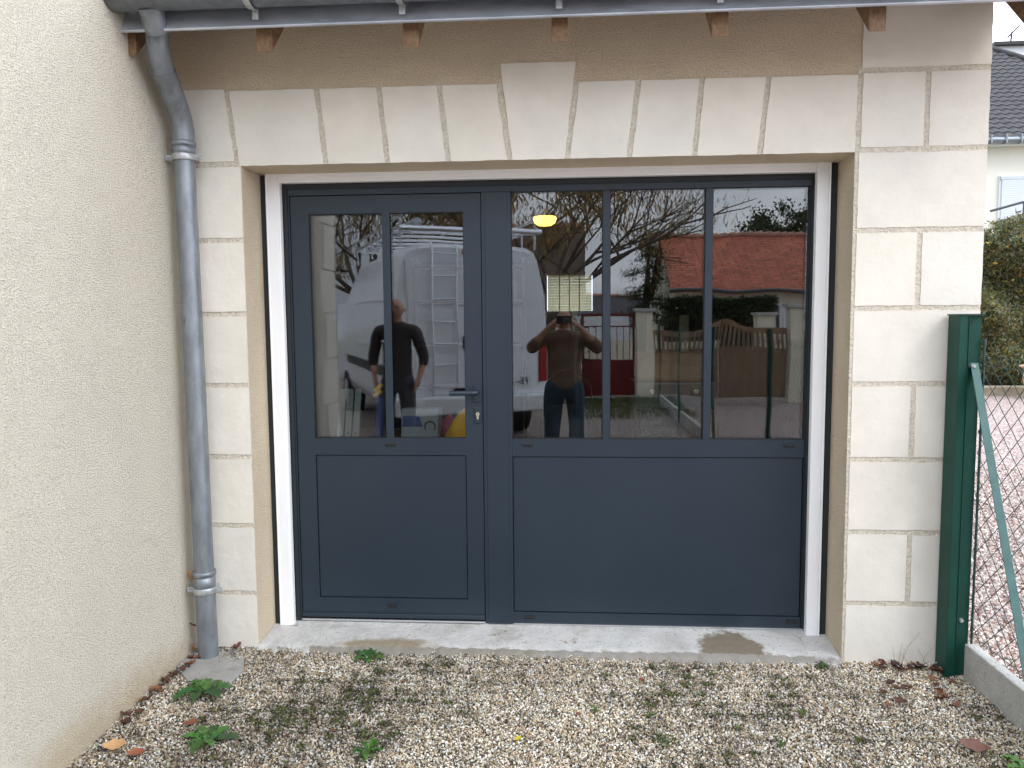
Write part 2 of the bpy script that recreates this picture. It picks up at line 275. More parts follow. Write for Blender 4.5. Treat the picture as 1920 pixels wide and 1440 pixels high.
# ------------------------------------------------------------ mesh builder
class MB:
    def __init__(s): s.v = []; s.f = []; s.uv = None; s.sm = []; s.tint = []
    def add(s, vs_, fs_, smooth=False, tint=None):
        o_ = len(s.v); s.v += [tuple(p) for p in vs_]
        for f_ in fs_: s.f.append(tuple(i+o_ for i in f_)); s.sm.append(smooth); s.tint.append(tint or (1, 1, 1))
        return s
    def box(s, x0, x1, y0, y1, z0, z1, tint=None):
        v = [(x, y, z) for z in (z0, z1) for (x, y) in ((x0, y0), (x1, y0), (x1, y1), (x0, y1))]
        return s.add(v, [(3, 2, 1, 0), (4, 5, 6, 7), (0, 1, 5, 4), (1, 2, 6, 5), (2, 3, 7, 6), (3, 0, 4, 7)], tint=tint)
    def prism_y(s, pts, y0, y1, tint=None):      # pts (x,z) counter-clockwise seen from -y
        n = len(pts); v = [(p[0], y0, p[1]) for p in pts]+[(p[0], y1, p[1]) for p in pts]
        f_ = [tuple(range(n)), tuple(range(2*n-1, n-1, -1))]+[(i, i+n, (i+1) % n+n, (i+1) % n) for i in range(n)]
        return s.add(v, f_, tint=tint)
    def prism_x(s, pts, x0, x1, tint=None):      # pts (y,z)
        n = len(pts); v = [(x0, p[0], p[1]) for p in pts]+[(x1, p[0], p[1]) for p in pts]
        return s.add(v, [tuple(range(n-1, -1, -1)), tuple(range(n, 2*n))]+[(i, (i+1) % n, (i+1) % n+n, i+n) for i in range(n)], tint=tint)
    def prism_z(s, pts, z0, z1, tint=None):
        n = len(pts); v = [(p[0], p[1], z0) for p in pts]+[(p[0], p[1], z1) for p in pts]
        return s.add(v, [tuple(range(n-1, -1, -1)), tuple(range(n, 2*n))]+[(i, (i+1) % n, (i+1) % n+n, i+n) for i in range(n)], tint=tint)
    def tube(s, path, r, n=12, caps=True, squash=1.0):
        P_ = [Vector(p) for p in path]; R_ = r if isinstance(r, (list, tuple)) else [r]*len(P_)
        v = []; prev = None
        for i, p in enumerate(P_):
            d = (P_[min(i+1, len(P_)-1)]-P_[max(i-1, 0)]).normalized()
            if prev is None:
                a_ = Vector((0, 0, 1)) if abs(d.z) < 0.9 else Vector((1, 0, 0)); x_ = d.cross(a_).normalized()
            else: x_ = (prev-d*prev.dot(d)).normalized()
            prev = x_; y_ = d.cross(x_)
            for k in range(n):
                t_ = 2*math.pi*k/n; v.append(p+x_*math.cos(t_)*R_[i]+y_*math.sin(t_)*R_[i]*squash)
        f_ = []
        for i in range(len(P_)-1):
            for k in range(n):
                f_.append((i*n+k, i*n+(k+1) % n, (i+1)*n+(k+1) % n, (i+1)*n+k))
        s.add(v, f_, smooth=True)
        if caps:
            s.add([v[k] for k in range(n)], [tuple(range(n-1, -1, -1))]); s.add(v[-n:], [tuple(range(n))])
        return s
    def lathe(s, prof, n=24, c=(0, 0, 0)):       # prof (r,z)
        v = [(c[0]+r_*math.cos(2*math.pi*k/n), c[1]+r_*math.sin(2*math.pi*k/n), c[2]+z_) for r_, z_ in prof for k in range(n)]
        f_ = [(i*n+k, i*n+(k+1) % n, (i+1)*n+(k+1) % n, (i+1)*n+k) for i in range(len(prof)-1) for k in range(n)]
        return s.add(v, f_, smooth=True)
    def quad(s, a_, b_, c_, d_, tint=None): return s.add([a_, b_, c_, d_], [(0, 1, 2, 3)], tint=tint)
    def build(s, name, mat, parent=None, bevel=0.0, tint=False, subd=0, uv=False):
        me = bpy.data.meshes.new(name); me.from_pydata(s.v, [], s.f); me.update()
        me.polygons.foreach_set('use_smooth', s.sm)
        if tint:
            at_ = me.color_attributes.new('tint', 'FLOAT_COLOR', 'CORNER'); arr = []
            for p, t_ in zip(me.polygons, s.tint): arr += [t_[0], t_[1], t_[2], 1.0]*p.loop_total
            at_.data.foreach_set('color', arr)
        if uv:
            ul = me.uv_layers.new(name='UVMap')
            for p in me.polygons:
                nrm = p.normal
                a_ = Vector((0, 0, 1)).cross(nrm)
                a_ = Vector((1, 0, 0)) if a_.length < 1e-3 else a_.normalized()
                b_ = nrm.cross(a_)
                for li in p.loop_indices:
                    co = me.vertices[me.loops[li].vertex_index].co; ul.data[li].uv = (co.dot(a_), co.dot(b_))
        me.materials.append(MT[mat] if isinstance(mat, str) else mat)
        o_ = bpy.data.objects.new(name, me); col.objects.link(o_)
        if parent:
            o_.parent = parent; o_.matrix_parent_inverse = Matrix.Translation(parent_world(parent)).inverted()
        if bevel:
            b_ = o_.modifiers.new('bevel', 'BEVEL'); b_.width = bevel; b_.segments = 2; b_.limit_method = 'ANGLE'; b_.harden_normals = False
        return o_
def parent_world(p):
    return p.location.copy()      # nested parents: their inverse matrix already cancels the grand-parent
def tag(o_, label, cat, group=None):
    o_['label'] = label; o_['category'] = cat
    if group: o_['group'] = group
    return o_
def empty(name, loc, label, cat, group=None):
    o_ = bpy.data.objects.new(name, None); o_.location = loc; o_.empty_display_size = 0.2; col.objects.link(o_)
    return tag(o_, label, cat, group)
def structure(o_): o_['kind'] = 'structure'; return o_
def np_mesh(name, V_, F_, mat, tintv=None, parent=None, smooth=False):
    """V_ (n,3), F_ (m,k) equal-size faces, tintv (n,3) per vertex"""
    me = bpy.data.meshes.new(name); n, (m_, k) = len(V_), F_.shape
    me.vertices.add(n); me.vertices.foreach_set('co', V_.astype(np.float32).ravel())
    me.loops.add(m_*k); me.loops.foreach_set('vertex_index', F_.astype(np.int32).ravel())
    me.polygons.add(m_); me.polygons.foreach_set('loop_start', np.arange(0, m_*k, k, dtype=np.int32))
    try: me.polygons.foreach_set('loop_total', np.full(m_, k, dtype=np.int32))
    except Exception: pass
    me.polygons.foreach_set('use_smooth', np.full(m_, smooth))
    me.update(calc_edges=True); me.validate()
    if tintv is not None:
        at_ = me.color_attributes.new('tint', 'FLOAT_COLOR', 'POINT')
        at_.data.foreach_set('color', np.hstack([tintv, np.ones((n, 1))]).astype(np.float32).ravel())
    me.materials.append(MT[mat]); o_ = bpy.data.objects.new(name, me); col.objects.link(o_)
    if parent: o_.parent = parent; o_.matrix_parent_inverse = Matrix.Translation(parent_world(parent)).inverted()
    return o_
def leaves(name, C_, length, width, cols, mat='leaf', parent=None, down=0.0, jit=0.35, up=0.0):
    """folded leaf-shaped quads at centres C_ (n,3); down>0 makes them hang"""
    n = len(C_); d = rng.normal(size=(n, 3)); d[:, 2] += -down*2+up*2; d /= np.linalg.norm(d, axis=1)[:, None]
    q = rng.normal(size=(n, 3)); s_ = np.cross(d, q); s_ /= np.linalg.norm(s_, axis=1)[:, None]; nrm = np.cross(d, s_)
    ln = length*(1+jit*rng.normal(size=n)).clip(0.4, 1.8); wd = width*(1+jit*rng.normal(size=n)).clip(0.4, 1.8)
    A = C_-d*ln[:, None]/2; B = C_+d*ln[:, None]/2
    S1 = C_+s_*wd[:, None]/2+nrm*wd[:, None]*0.15; S2 = C_-s_*wd[:, None]/2+nrm*wd[:, None]*0.15
    V_ = np.stack([A, S1, B, S2], 1).reshape(-1, 3); F_ = np.arange(4*n).reshape(n, 4)
    cc = np.array(cols)[rng.integers(0, len(cols), n)]*(0.75+0.5*rng.random((n, 1)))
    return np_mesh(name, V_, F_, mat, np.repeat(cc, 4, 0), parent)
def skin_mesh(name, chains, mat, parent, sub=2, root=0):
    """chains: lists of (x,y,z,r[,ry]); chains whose first point repeats an existing point join it"""
    vs_, es, rs, idx = [], [], [], {}
    for ch in chains:
        last = None
        for p in ch:
            k = tuple(round(c_, 4) for c_ in p[:3])
            if k not in idx:
                idx[k] = len(vs_); vs_.append(p[:3]); rs.append((p[3], p[4] if len(p) > 4 else p[3]))
            if last is not None and last != idx[k]: es.append((last, idx[k]))
            last = idx[k]
    me = bpy.data.meshes.new(name); me.from_pydata(vs_, es, []); o_ = bpy.data.objects.new(name, me); col.objects.link(o_)
    md = o_.modifiers.new('skin', 'SKIN'); md.use_smooth_shade = True
    if not me.skin_vertices: raise RuntimeError('no skin layer')
    for i, sv in enumerate(me.skin_vertices[0].data): sv.radius = rs[i]; sv.use_root = (i == root)
    sb = o_.modifiers.new('sub', 'SUBSURF'); sb.levels = sub; sb.render_levels = sub
    dg = bpy.context.evaluated_depsgraph_get(); dg.update()
    m2 = bpy.data.meshes.new_from_object(o_.evaluated_get(dg)); m2.name = name
    o_.modifiers.clear(); o_.data = m2; m2.materials.clear(); m2.materials.append(MT[mat])
    for p in m2.polygons: p.use_smooth = True
    if parent: o_.parent = parent; o_.matrix_parent_inverse = Matrix.Translation(parent_world(parent)).inverted()
    return o_
def arcpts(c, r_, a0, a1, n, plane='yz'):
    return [(c[0]+r_*math.cos(rad(a0+(a1-a0)*i/n)), c[1]+r_*math.sin(rad(a0+(a1-a0)*i/n))) for i in range(n+1)]

# ============================================================ THE SETTING
# ground: one sheet to the horizon, the white gravel forecourt and the pink gravel yard laid on it
MT['field'] = pbr('field', (0.09, 0.10, 0.04), 1.0, base2=(0.16, 0.14, 0.08), vscale=0.3)
structure(MB().quad((-400, -400, -0.03), (400, -400, -0.03), (400, 400, -0.03), (-400, 400, -0.03)).build('ground', 'field'))
structure(MB().quad((-14, -24, -0.012), (1.78, -24, -0.012), (1.78, -1.25, -0.012), (-14, -1.25, -0.012)).build('gravel_driveway', 'gravel_drive'))
structure(MB().quad((-1.85, -1.25, -0.010), (1.76, -1.25, -0.010), (1.76, 0.1, -0.010), (-1.85, 0.1, -0.010)).build('gravel_forecourt', 'soil'))
structure(MB().quad((1.78, -30, -0.012), (22, -30, -0.012), (22, 12.6, -0.012), (1.78, 12.6, -0.012)).build('gravel_yard', 'gravel_pink'))

ICO_V = None
def ico():
    bm = bmesh.new(); bmesh.ops.create_icosphere(bm, subdivisions=1, radius=1)
    v = np.array([x.co[:] for x in bm.verts]); f_ = np.array([[q.index for q in p.verts] for p in bm.faces]); bm.free()
    return v, f_
ICO_V, ICO_F = ico()
OCT_V = np.array([(1, 0, 0), (-0.9, 0.2, 0), (0, 1, 0.1), (0.1, -1, 0), (0, 0.1, 1), (0.1, 0, -1.0), (0.62, 0.62, 0.45), (-0.6, -0.6, 0.5)])
OCT_F = np.array([(0, 2, 6), (2, 4, 6), (4, 0, 6), (1, 3, 7), (3, 4, 7), (4, 1, 7), (4, 2, 1), (4, 3, 0), (2, 0, 5), (1, 2, 5), (3, 1, 5), (0, 3, 5)])
def pebbles(name, X, Y, Z, rmin, rmax, cols, wts, patch=None):
    n = len(X); r_ = rmin+(rmax-rmin)*rng.random(n)**1.6
    sc_ = np.stack([r_*(0.85+0.5*rng.random(n)), r_*(0.7+0.4*rng.random(n)), r_*(0.55+0.3*rng.random(n))], 1)
    nv = 12 if n < 50000 else 8; IV, IF = (ICO_V, ICO_F) if nv == 12 else (OCT_V, OCT_F)
    v = IV[None]*(1+0.16*rng.normal(size=(n, nv, 1)))*sc_[:, None, :]
    # random rotation
    q = rng.normal(size=(n, 4)); q /= np.linalg.norm(q, axis=1)[:, None]; w_, x, y, z = q.T
    Rm = np.stack([1-2*(y*y+z*z), 2*(x*y-w_*z), 2*(x*z+w_*y), 2*(x*y+w_*z), 1-2*(x*x+z*z), 2*(y*z-w_*x), 2*(x*z-w_*y), 2*(y*z+w_*x), 1-2*(x*x+y*y)], 1).reshape(n, 3, 3)
    v = np.einsum('nij,nkj->nki', Rm, v)+np.stack([X, Y, Z], 1)[:, None, :]
    F_ = (IF[None]+nv*np.arange(n)[:, None, None]).reshape(-1, 3)
    ci = rng.choice(len(cols), size=n, p=np.array(wts)/sum(wts)); cc = np.array(cols)[ci]*(0.8+0.4*rng.random((n, 1)))
    if patch is not None: cc = cc*patch[:, None]
    o_ = np_mesh(name, v.reshape(-1, 3), F_, 'pebble', np.repeat(cc, nv, 0), smooth=False)
    o_['kind'] = 'stuff'; return o_
def fbm(X, Y, seed=0, s=1.0, oct_=4):
    r2 = np.random.default_rng(seed); out = np.zeros_like(X)
    for o_ in range(oct_):
        for _ in range(5):
            a_ = r2.random()*6.28; k = s*(2**o_)*(0.7+0.6*r2.random()); out += np.sin(k*(X*np.cos(a_)+Y*np.sin(a_))+r2.random()*6.28)/(2**o_)/2.2
    return out
def bias(X, Y):
    return 0.50*np.exp(-((X+1.25)**2/0.12+(Y+0.60)**2/0.05))+0.2*np.exp(-((X+0.9)**2/0.5+(Y+0.3)**2/0.06))+0.34*fbm(X, Y, 31, 23, 3)+0.30*fbm(X, Y, 33, 70, 2)-0.08
NP = 185000
X = rng.uniform(-1.80, 1.765, NP); Y = -1.15*rng.random(NP)**1.15
mossf = 0.30*fbm(X, Y, 3, 5.5)+bias(X, Y)
dirt = fbm(X, Y, 11, 3.0)
keep = rng.random(NP) > np.clip((mossf-0.2)*0.9, 0, 0.6)
X, Y, mossf, dirt = X[keep], Y[keep], mossf[keep], dirt[keep]
Z = 0.004*fbm(X, Y, 5, 4)+rng.uniform(-0.007, 0.006, len(X))+0.012*np.clip(1+Y/0.12, 0, 1)
pebbles('gravel', X, Y, Z, 0.0025, 0.0062,
        [(0.86, 0.80, 0.67), (0.70, 0.59, 0.40), (0.52, 0.39, 0.23), (0.30, 0.24, 0.16), (0.13, 0.11, 0.09), (0.62, 0.43, 0.31), (0.95, 0.94, 0.90)],
        [22, 18, 16, 14, 18, 6, 16], patch=np.clip(0.80-0.26*np.exp(-((X+0.75)/0.85)**2)-0.30*np.clip(mossf, -0.4, 1.2)-0.16*np.clip(dirt, -0.8, 1), 0.25, 1.05))
# moss between the stones
n = 80000
Xm = rng.uniform(-1.8, 1.76, n); Ym = rng.uniform(-1.2, -0.02, n)
mf = 0.30*fbm(Xm, Ym, 3, 5.5)+bias(Xm, Ym)
k = (mf > 0.46+0.55*rng.random(n)); Xm, Ym = Xm[k], Ym[k]
Cm = np.stack([Xm, Ym, 0.004+0.007*rng.random(len(Xm))], 1)
mo = leaves('moss', Cm, 0.011, 0.006, [(0.09, 0.14, 0.02), (0.14, 0.20, 0.035), (0.06, 0.07, 0.02), (0.10, 0.085, 0.035)], up=0.5); mo['kind'] = 'stuff'
# pink stones beyond the mesh fence
dd = 3.0+5.2*rng.random(60000)**0.75; uu = rng.uniform(0.50, 0.68, 60000); X = dd*uu; Y = dd-3.5; k = X > 1.82; X, Y = X[k], Y[k]
pebbles('pink_gravel', X, Y, rng.uniform(-0.008, 0.010, len(X)), 0.007, 0.015,
        [(0.60, 0.53, 0.48), (0.42, 0.30, 0.26), (0.72, 0.68, 0.64), (0.25, 0.15, 0.13), (0.50, 0.41, 0.37), (0.22, 0.21, 0.21), (0.33, 0.19, 0.16)], [24, 18, 20, 8, 18, 6, 8])

# ============================================================ THE GARAGE
garage = empty('garage', (0, 0, 0), 'rendered garage with pale stone surround, zinc gutter and an anthracite glazed front', 'garage')
XL, XR, ZT, XC = -1.487, 1.272, 2.316, 1.823
wl = MB()
TH = 0.22     # depth of the outer reveal
wl.box(-1.80, XL, 0, 0.40, -0.25, ZT); wl.box(XR, XC, 0, 0.40, -0.25, ZT); wl.box(-1.80, XC, 0, 0.40, ZT, 3.07)
wl.build('facade_wall', 'stucco', garage)
wl = MB(); wl.box(XC-0.25, XC, 0.40, 6.0, -0.25, 3.07)
wl.box(-1.80, -0.24, 5.8, 6.0, -0.1, 3.07); wl.box(0.369, XC-0.25, 5.8, 6.0, -0.1, 3.07); wl.box(-0.24, 0.369, 5.8, 6.0, -0.1, 1.668); wl.box(-0.24, 0.369, 5.8, 6.0, 2.157, 3.07)
wl.box(-2.0, -1.80, 0.35, 6.0, -0.1, 3.07)
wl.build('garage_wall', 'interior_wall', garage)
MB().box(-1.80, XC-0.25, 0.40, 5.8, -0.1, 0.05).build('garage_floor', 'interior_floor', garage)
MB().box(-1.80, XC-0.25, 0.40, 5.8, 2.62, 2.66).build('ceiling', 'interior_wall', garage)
# rear window with translucent blind
wf = MB()
for a_ in ((-0.24, -0.21, 1.668, 2.157), (0.339, 0.369, 1.668, 2.157), (-0.21, 0.339, 1.668, 1.698), (-0.21, 0.339, 2.127, 2.157)):
    wf.box(a_[0], a_[1], 5.80, 5.86, a_[2], a_[3])
for q in (-0.06, 0.06, 0.18): wf.box(q-0.006, q+0.006, 5.81, 5.83, 1.698, 2.127)
rwin = wf.build('rear_window', 'white_alu', garage)
bl = MB()
for i in range(13): bl.box(-0.20, 0.33, 5.835+0.001*(i % 2), 5.839+0.001*(i % 2), 1.70+i*0.033, 1.70+i*0.033+0.0305)
bl.build('blind', 'blind', rwin)

# tooled stone blocks
st = MB()
def block(pts):
    t_ = 1+random.uniform(-0.025, 0.025); wv = random.uniform(-0.006, 0.008)
    out = []
    n_ = len(pts)
    for i in range(n_):
        p, q = Vector(pts[i]), Vector(pts[(i+1) % n_]); k_ = max(1, int((q-p).length/0.035))
        for j in range(k_):
            a_ = p.lerp(q, j/k_); jx = 0.0 if j == 0 else random.uniform(-0.0016, 0.0016)
            nrm = Vector((-(q-p).y, (q-p).x)).normalized(); a_ = a_+nrm*jx; out.append((a_.x, a_.y))
    st.prism_y(out, -0.0045+random.uniform(-0.0008, 0.0008), 0.002, tint=(t_+wv, t_, t_-wv*2))
J = 0.012
zc = [-0.03, 0.292, 0.624, 0.958, 1.300, 1.636, 1.977, 2.323]
for i in range(7):
    a_, b_ = zc[i]+J, zc[i+1]-J
    if i == 0: a_ = -0.05
    block([(-1.80, a_), (XL-0.002, a_), (XL-0.002, b_), (-1.80, b_)])
    vj = {6: None, 5: 1.553, 4: None, 3: 1.549, 2: None, 1: 1.556, 0: None}[i]
    x0 = XR+0.012
    if vj is None: block([(x0, a_), (XC, a_), (XC, b_), (x0, b_)])
    else:
        block([(x0, a_), (vj-J, a_), (vj-J, b_), (x0, b_)]); block([(vj+J, a_), (XC, a_), (XC, b_), (vj+J, b_)])
zt, zb = 2.652, ZT
jt = [-1.542, -1.121, -0.835, -0.558, -0.290, 0.056, 0.328, 0.605, 0.891, 1.282]
jb = [-1.505, -1.086, -0.801, -0.522, -0.244, 0.015, 0.290, 0.576, 0.859, 1.277]
block([(-1.80, 2.337), (jb[0]-J, 2.337), (jt[0]-J, zt+0.008), (-1.80, zt+0.008)])
for i in range(9):
    if i == 4:
        sl = (jb[5]-jt[5])/(zt-zb); block([(jb[4]+J, zb), (jb[5]-J, zb), (0.052, 2.737), (-0.283, 2.737)]); continue
    block([(jb[i]+J, zb), (jb[i+1]-J, zb), (jt[i+1]-J, zt-0.001*i), (jt[i]+J, zt-0.001*i)])
block([(1.289, 2.335), (1.565-J, 2.335), (1.565-J, 2.648), (1.293, 2.648)])
block([(1.565+J, 2.335), (XC, 2.335), (XC, 2.648), (1.565+J, 2.648)])
block([(1.287, 2.672), (XC, 2.672), (XC, 3.02), (1.287, 3.02)])
st.build('stone_surround', 'stone', garage, tint=True)
# rough pointing in the joints
def joint(pts, m_b=None):
    own = m_b is None; m_b = m_b or MB(); m_b.prism_y(pts, -0.0018, 0.001)
    if own: m_b.build('pointing', 'mortar', garage)
joint([(-1.80, -0.05), (XL-0.0005, -0.05), (XL-0.0005, ZT+0.02), (-1.80, ZT+0.02)])
joint([(XR+0.0005, -0.05), (XC-0.001, -0.05), (XC-0.001, 2.672), (1.27, 2.672), (XR-0.005, ZT)])
for i in range(9):
    if i == 0: joint([(jb[0]-J, ZT+0.0201), (jb[0]+J, ZT+0.0201), (jt[0]+J, zt), (jt[0]-J, zt)])
    else: joint([(jb[i]-J, zb), (jb[i]+J, zb), (jt[i]+J, zt+0.002), (jt[i]-J, zt+0.002)])

# concrete sill, sloping outwards, with a ragged front
sl = MB()
nx = 140; rows = []
prof = [(-0.045, -0.06), (-0.035, 0.012), (-0.012, 0.030), (0.06, 0.036), (0.14, 0.044), (0.22, 0.052), (0.33, 0.064), (0.45, 0.066)]
vv = []
for i in range(nx+1):
    x = XL+0.001+(XR-XL-0.002)*i/nx
    for j, (y, z) in enumerate(prof):
        q = 1 if j in (1, 2) else 0.3
        jj = 0.010*math.sin(i*0.9)+0.007*math.sin(i*2.3+1)+random.uniform(-0.006, 0.006)
        vv.append((x, y+q*jj*(j < 4), z+random.uniform(-0.0015, 0.0015)+(0.004*math.sin(i*1.7) if j in (1, 2) else 0)))
m_ = len(prof)
sl.add(vv, [(i*m_+j, (i+1)*m_+j, (i+1)*m_+j+1, i*m_+j+1) for i in range(nx) for j in range(m_-1)], smooth=True)
sill = sl.build('concrete_sill', 'concrete', garage)
def stain(mat, cx, cy, rx, ry, colour, seed, plane='xy', soft=(0.82, 0.93), ns=11.0):
    t = mat.node_tree; b = [n for n in t.nodes if n.type == 'BSDF_PRINCIPLED'][0]; src = b.inputs['Base Color'].links[0].from_socket
    tcn = N(t, 'ShaderNodeTexCoord'); mp_ = N(t, 'ShaderNodeMapping'); mp_.inputs['Location'].default_value = (-cx/rx, -cy/ry, 0) if plane == 'xy' else (0, -cx/rx, -cy/ry)
    mp_.inputs['Scale'].default_value = (1/rx, 1/ry, 0) if plane == 'xy' else (0, 1/rx, 1/ry)
    t.links.new(tcn.outputs['Object'], mp_.inputs[0]); ln = N(t, 'ShaderNodeVectorMath', operation='LENGTH'); t.links.new(mp_.outputs[0], ln.inputs[0])
    n = N(t, 'ShaderNodeTexNoise', Scale=ns, Detail=8, Roughness=0.7); mo2 = N(t, 'ShaderNodeMapping'); mo2.inputs['Location'].default_value = (seed, 0, 0)
    t.links.new(tcn.outputs['Object'], mo2.inputs[0]); t.links.new(mo2.outputs[0], n.inputs[0])
    ad = N(t, 'ShaderNodeMath', operation='MULTIPLY_ADD'); t.links.new(n.outputs[0], ad.inputs[0]); ad.inputs[1].default_value = 1.6; t.links.new(ln.outputs['Value'], ad.inputs[2])
    rp = N(t, 'ShaderNodeValToRGB'); rp.color_ramp.elements[0].position = soft[0]; rp.color_ramp.elements[1].position = soft[1]
    hv = N(t, 'ShaderNodeMath', operation='MULTIPLY'); t.links.new(ad.outputs[0], hv.inputs[0]); hv.inputs[1].default_value = 0.5
    t.links.new(hv.outputs[0], rp.inputs[0]); m3 = N(t, 'ShaderNodeMix', data_type='RGBA'); t.links.new(rp.outputs[0], m3.inputs[0])
    m3.inputs[6].default_value = c4(colour); t.links.new(src, m3.inputs[7]); t.links.new(m3.outputs[2], b.inputs['Base Color'])
MT['sill_concrete'] = pbr('sill_concrete', (0.57, 0.565, 0.545), 0.9, var=0.12, vscale=9, vdetail=9, bump=[(25, 0.010, 6), (200, 0.003, 3)], spec=0.2,
    spots=[(3.0, 0.52, (0.40, 0.385, 0.35), 0.15), (9, 0.60, (0.28, 0.225, 0.15), 0.08), (90, 0.60, (0.20, 0.19, 0.17), 0.05)])
stain(MT['sill_concrete'], 0.79, 0.08, 0.15, 0.15, (0.215, 0.18, 0.135), 0)
stain(MT['sill_concrete'], -0.86, 0.035, 0.24, 0.055, (0.30, 0.255, 0.18), 3, 'xy', (0.72, 1.0))
stain(MT['sill_concrete'], -0.50, -0.02, 0.9, 0.035, (0.27, 0.25, 0.21), 7)
stain(MT['sill_concrete'], 0.60, -0.02, 0.8, 0.035, (0.30, 0.28, 0.25), 9)
stain(MT['stucco_light'], -0.75, -0.02, 1.0, 0.17, (0.70, 0.59, 0.42), 4, 'yz', (0.60, 1.15), 6.0)
sill.data.materials.clear(); sill.data.materials.append(MT['sill_concrete'])
def patch_on_sill(cx, cy, rx, ry, seed, mat):
    rr = random.Random(seed); m2 = MB(); ring = []
    ph = [rr.uniform(0, 6.28) for _ in range(9)]
    for k in range(150):
        t_ = 2*math.pi*k/150; q = 1+sum(0.30/(h_+1)*math.sin((h_+1)*(1.7 if h_ > 3 else 1)//1*t_+ph[h_]) for h_ in range(1, 9))+rr.uniform(-0.03, 0.03)
        x, y = cx+rx*q*math.cos(t_), cy+ry*q*math.sin(t_); z = float(np.interp(y, [p[0] for p in prof], [p[1] for p in prof]))+0.0035
        ring.append((x, y, z))
    z = float(np.interp(cy, [p[0] for p in prof], [p[1] for p in prof]))+0.004
    m2.add(ring+[(cx, cy, z)], [(k, (k+1) % 150, 150) for k in range(150)]); return m2.build('damp_stain', mat, sill)

# white cover strips and rubber seals
cs = MB(); cs.box(-1.455, -1.395, 0.200, 0.235, 0.050, 2.316); cs.box(-1.3949, -1.386, 0.204, 0.235, 0.050, 2.316); cs.box(-1.4555, -1.448, 0.197, 0.21, 0.05, 2.3155)
cs.build('cover_strip', 'white_alu', garage, bevel=0.0015)
cs = MB(); cs.box(1.174, 1.224, 0.200, 0.235, 0.042, 2.316); cs.box(1.2241, 1.230, 0.204, 0.235, 0.042, 2.316); cs.box(1.2301, 1.237, 0.198, 0.235, 0.042, 2.316)
cs.build('cover_strip', 'white_alu', garage, bevel=0.0015)
cs = MB(); cs.box(-1.3855, 1.1735, 0.201, 0.235, 2.272, 2.285); cs.box(-1.3855, 1.1735, 0.204, 0.235, 2.2851, 2.300); cs.box(-1.3855, 1.1735, 0.2015, 0.235, 2.3001, 2.3155)
cs.build('cover_strip', 'white_alu', garage, bevel=0.0012)
MB().box(-1.4865, -1.4558, 0.215, 0.26, 0.045, 2.310).build('seal', 'rubber', garage)
MB().box(1.2373, 1.2715, 0.215, 0.26, 0.036, 2.312).build('seal', 'rubber', garage)

# anthracite frame round door and fixed light
FY = 0.248
fr = MB()
fr.box(-1.3865, -1.357, FY, 0.33, 0.062, 2.217); fr.box(-1.3865, 1.1938, FY, 0.33, 2.2172, 2.29)
fr.box(-1.3566, -0.4040, 0.300, 0.33, 2.19, 2.2170); fr.box(-1.3566, -1.33, 0.300, 0.33, 0.07, 2.19)
fr.box(-0.4032, -0.2605, FY, 0.33, 0.062, 2.217); fr.box(-0.385, -0.279, FY-0.004, 0.26, 0.063, 2.2165); 
fr.build('door_frame', 'anthracite', garage, bevel=0.0012)
MB().box(-1.3850, 1.1925, 0.2400, 0.2475, 2.2475, 2.2900).build('head_shade_strip', 'anthracite_shaded', garage)  # near-black strip painting the shade behind the head cover strip
MB().box(1.1640, 1.1925, 0.2400, 0.2475, 0.0650, 2.2470).build('side_shade_strip', 'anthracite_shaded', garage)  # painted shade down the right inner edge of the frame
MB().box(-1.3850, -1.3640, 0.2400, 0.2475, 0.0650, 2.2470).build('side_shade_strip', 'anthracite_shaded', garage)  # painted shade down the left inner edge of the frame
MB().box(-1.3560, -0.4044, 0.242, 0.33, 0.0605, 0.0700).build('threshold_bar', 'bare_alu', garage, bevel=0.001)
MB().box(-0.262, 1.19, 0.244, 0.33, 0.0575, 0.0645).build('threshold_bar', 'bare_alu', garage)

# door leaf
lf = MB(); LY = 0.254
dx0, dx1, dz0, dz1 = -1.3535, -0.4070, 0.0790, 2.2135
gx0, gx1, gz0, gz1, pz0, pz1 = -1.263, -0.492, 1.008, 2.127, 0.180, 0.923
lf.box(dx0, gx0, LY, 0.31, dz0, dz1); lf.box(gx1, dx1, LY, 0.31, dz0, dz1)
lf.box(gx0, gx1, LY, 0.31, gz1, dz1); lf.box(gx0, gx1, LY, 0.31, pz1, gz0); lf.box(gx0, gx1, LY, 0.31, dz0, pz0)
door = lf.build('door_leaf', 'anthracite', garage)
MB().box(dx0, dx1, LY-0.012, LY-0.001, dz0, dz0+0.022).build('drip_rail', 'anthracite', door, bevel=0.003)
MB().box(gx0+0.004, gx1-0.004, LY+0.006, 0.30, pz0+0.004, pz1-0.004).build('door_panel', 'anthracite', door)
MB().box(gx0, gx1, 0.285, 0.305, pz0, pz1).build('panel_gasket', 'black', door)
MB().box(-0.896, -0.858, LY, 0.262, gz0, gz1).build('muntin', 'anthracite', door, bevel=0.001)
def pane(x0, x1, z0, z1, parent):
    o_ = MB().box(x0, x1, 0.270, 0.294, z0, z1).build('pane', 'glass', parent)
    g = MB()
    for a_ in ((x0, x0+0.004, z0, z1), (x1-0.004, x1, z0, z1), (x0+0.004, x1-0.004, z0, z0+0.004), (x0+0.004, x1-0.004, z1-0.004, z1)):
        g.box(a_[0], a_[1], 0.2625, 0.2695, a_[2], a_[3])
    g.build('glazing_gasket', 'black', parent)
    return o_
pane(gx0, gx1, gz0, gz1, door)
def cap(x, z, parent):
    m2 = MB(); m2.box(x-0.025, x+0.025, LY-0.007, LY-0.0005, z-0.007, z+0.0075); m2.box(x-0.020, x+0.020, LY-0.009, LY-0.006, z-0.003, z+0.0045)
    return m2.build('drain_cap', 'black', parent, bevel=0.0015)
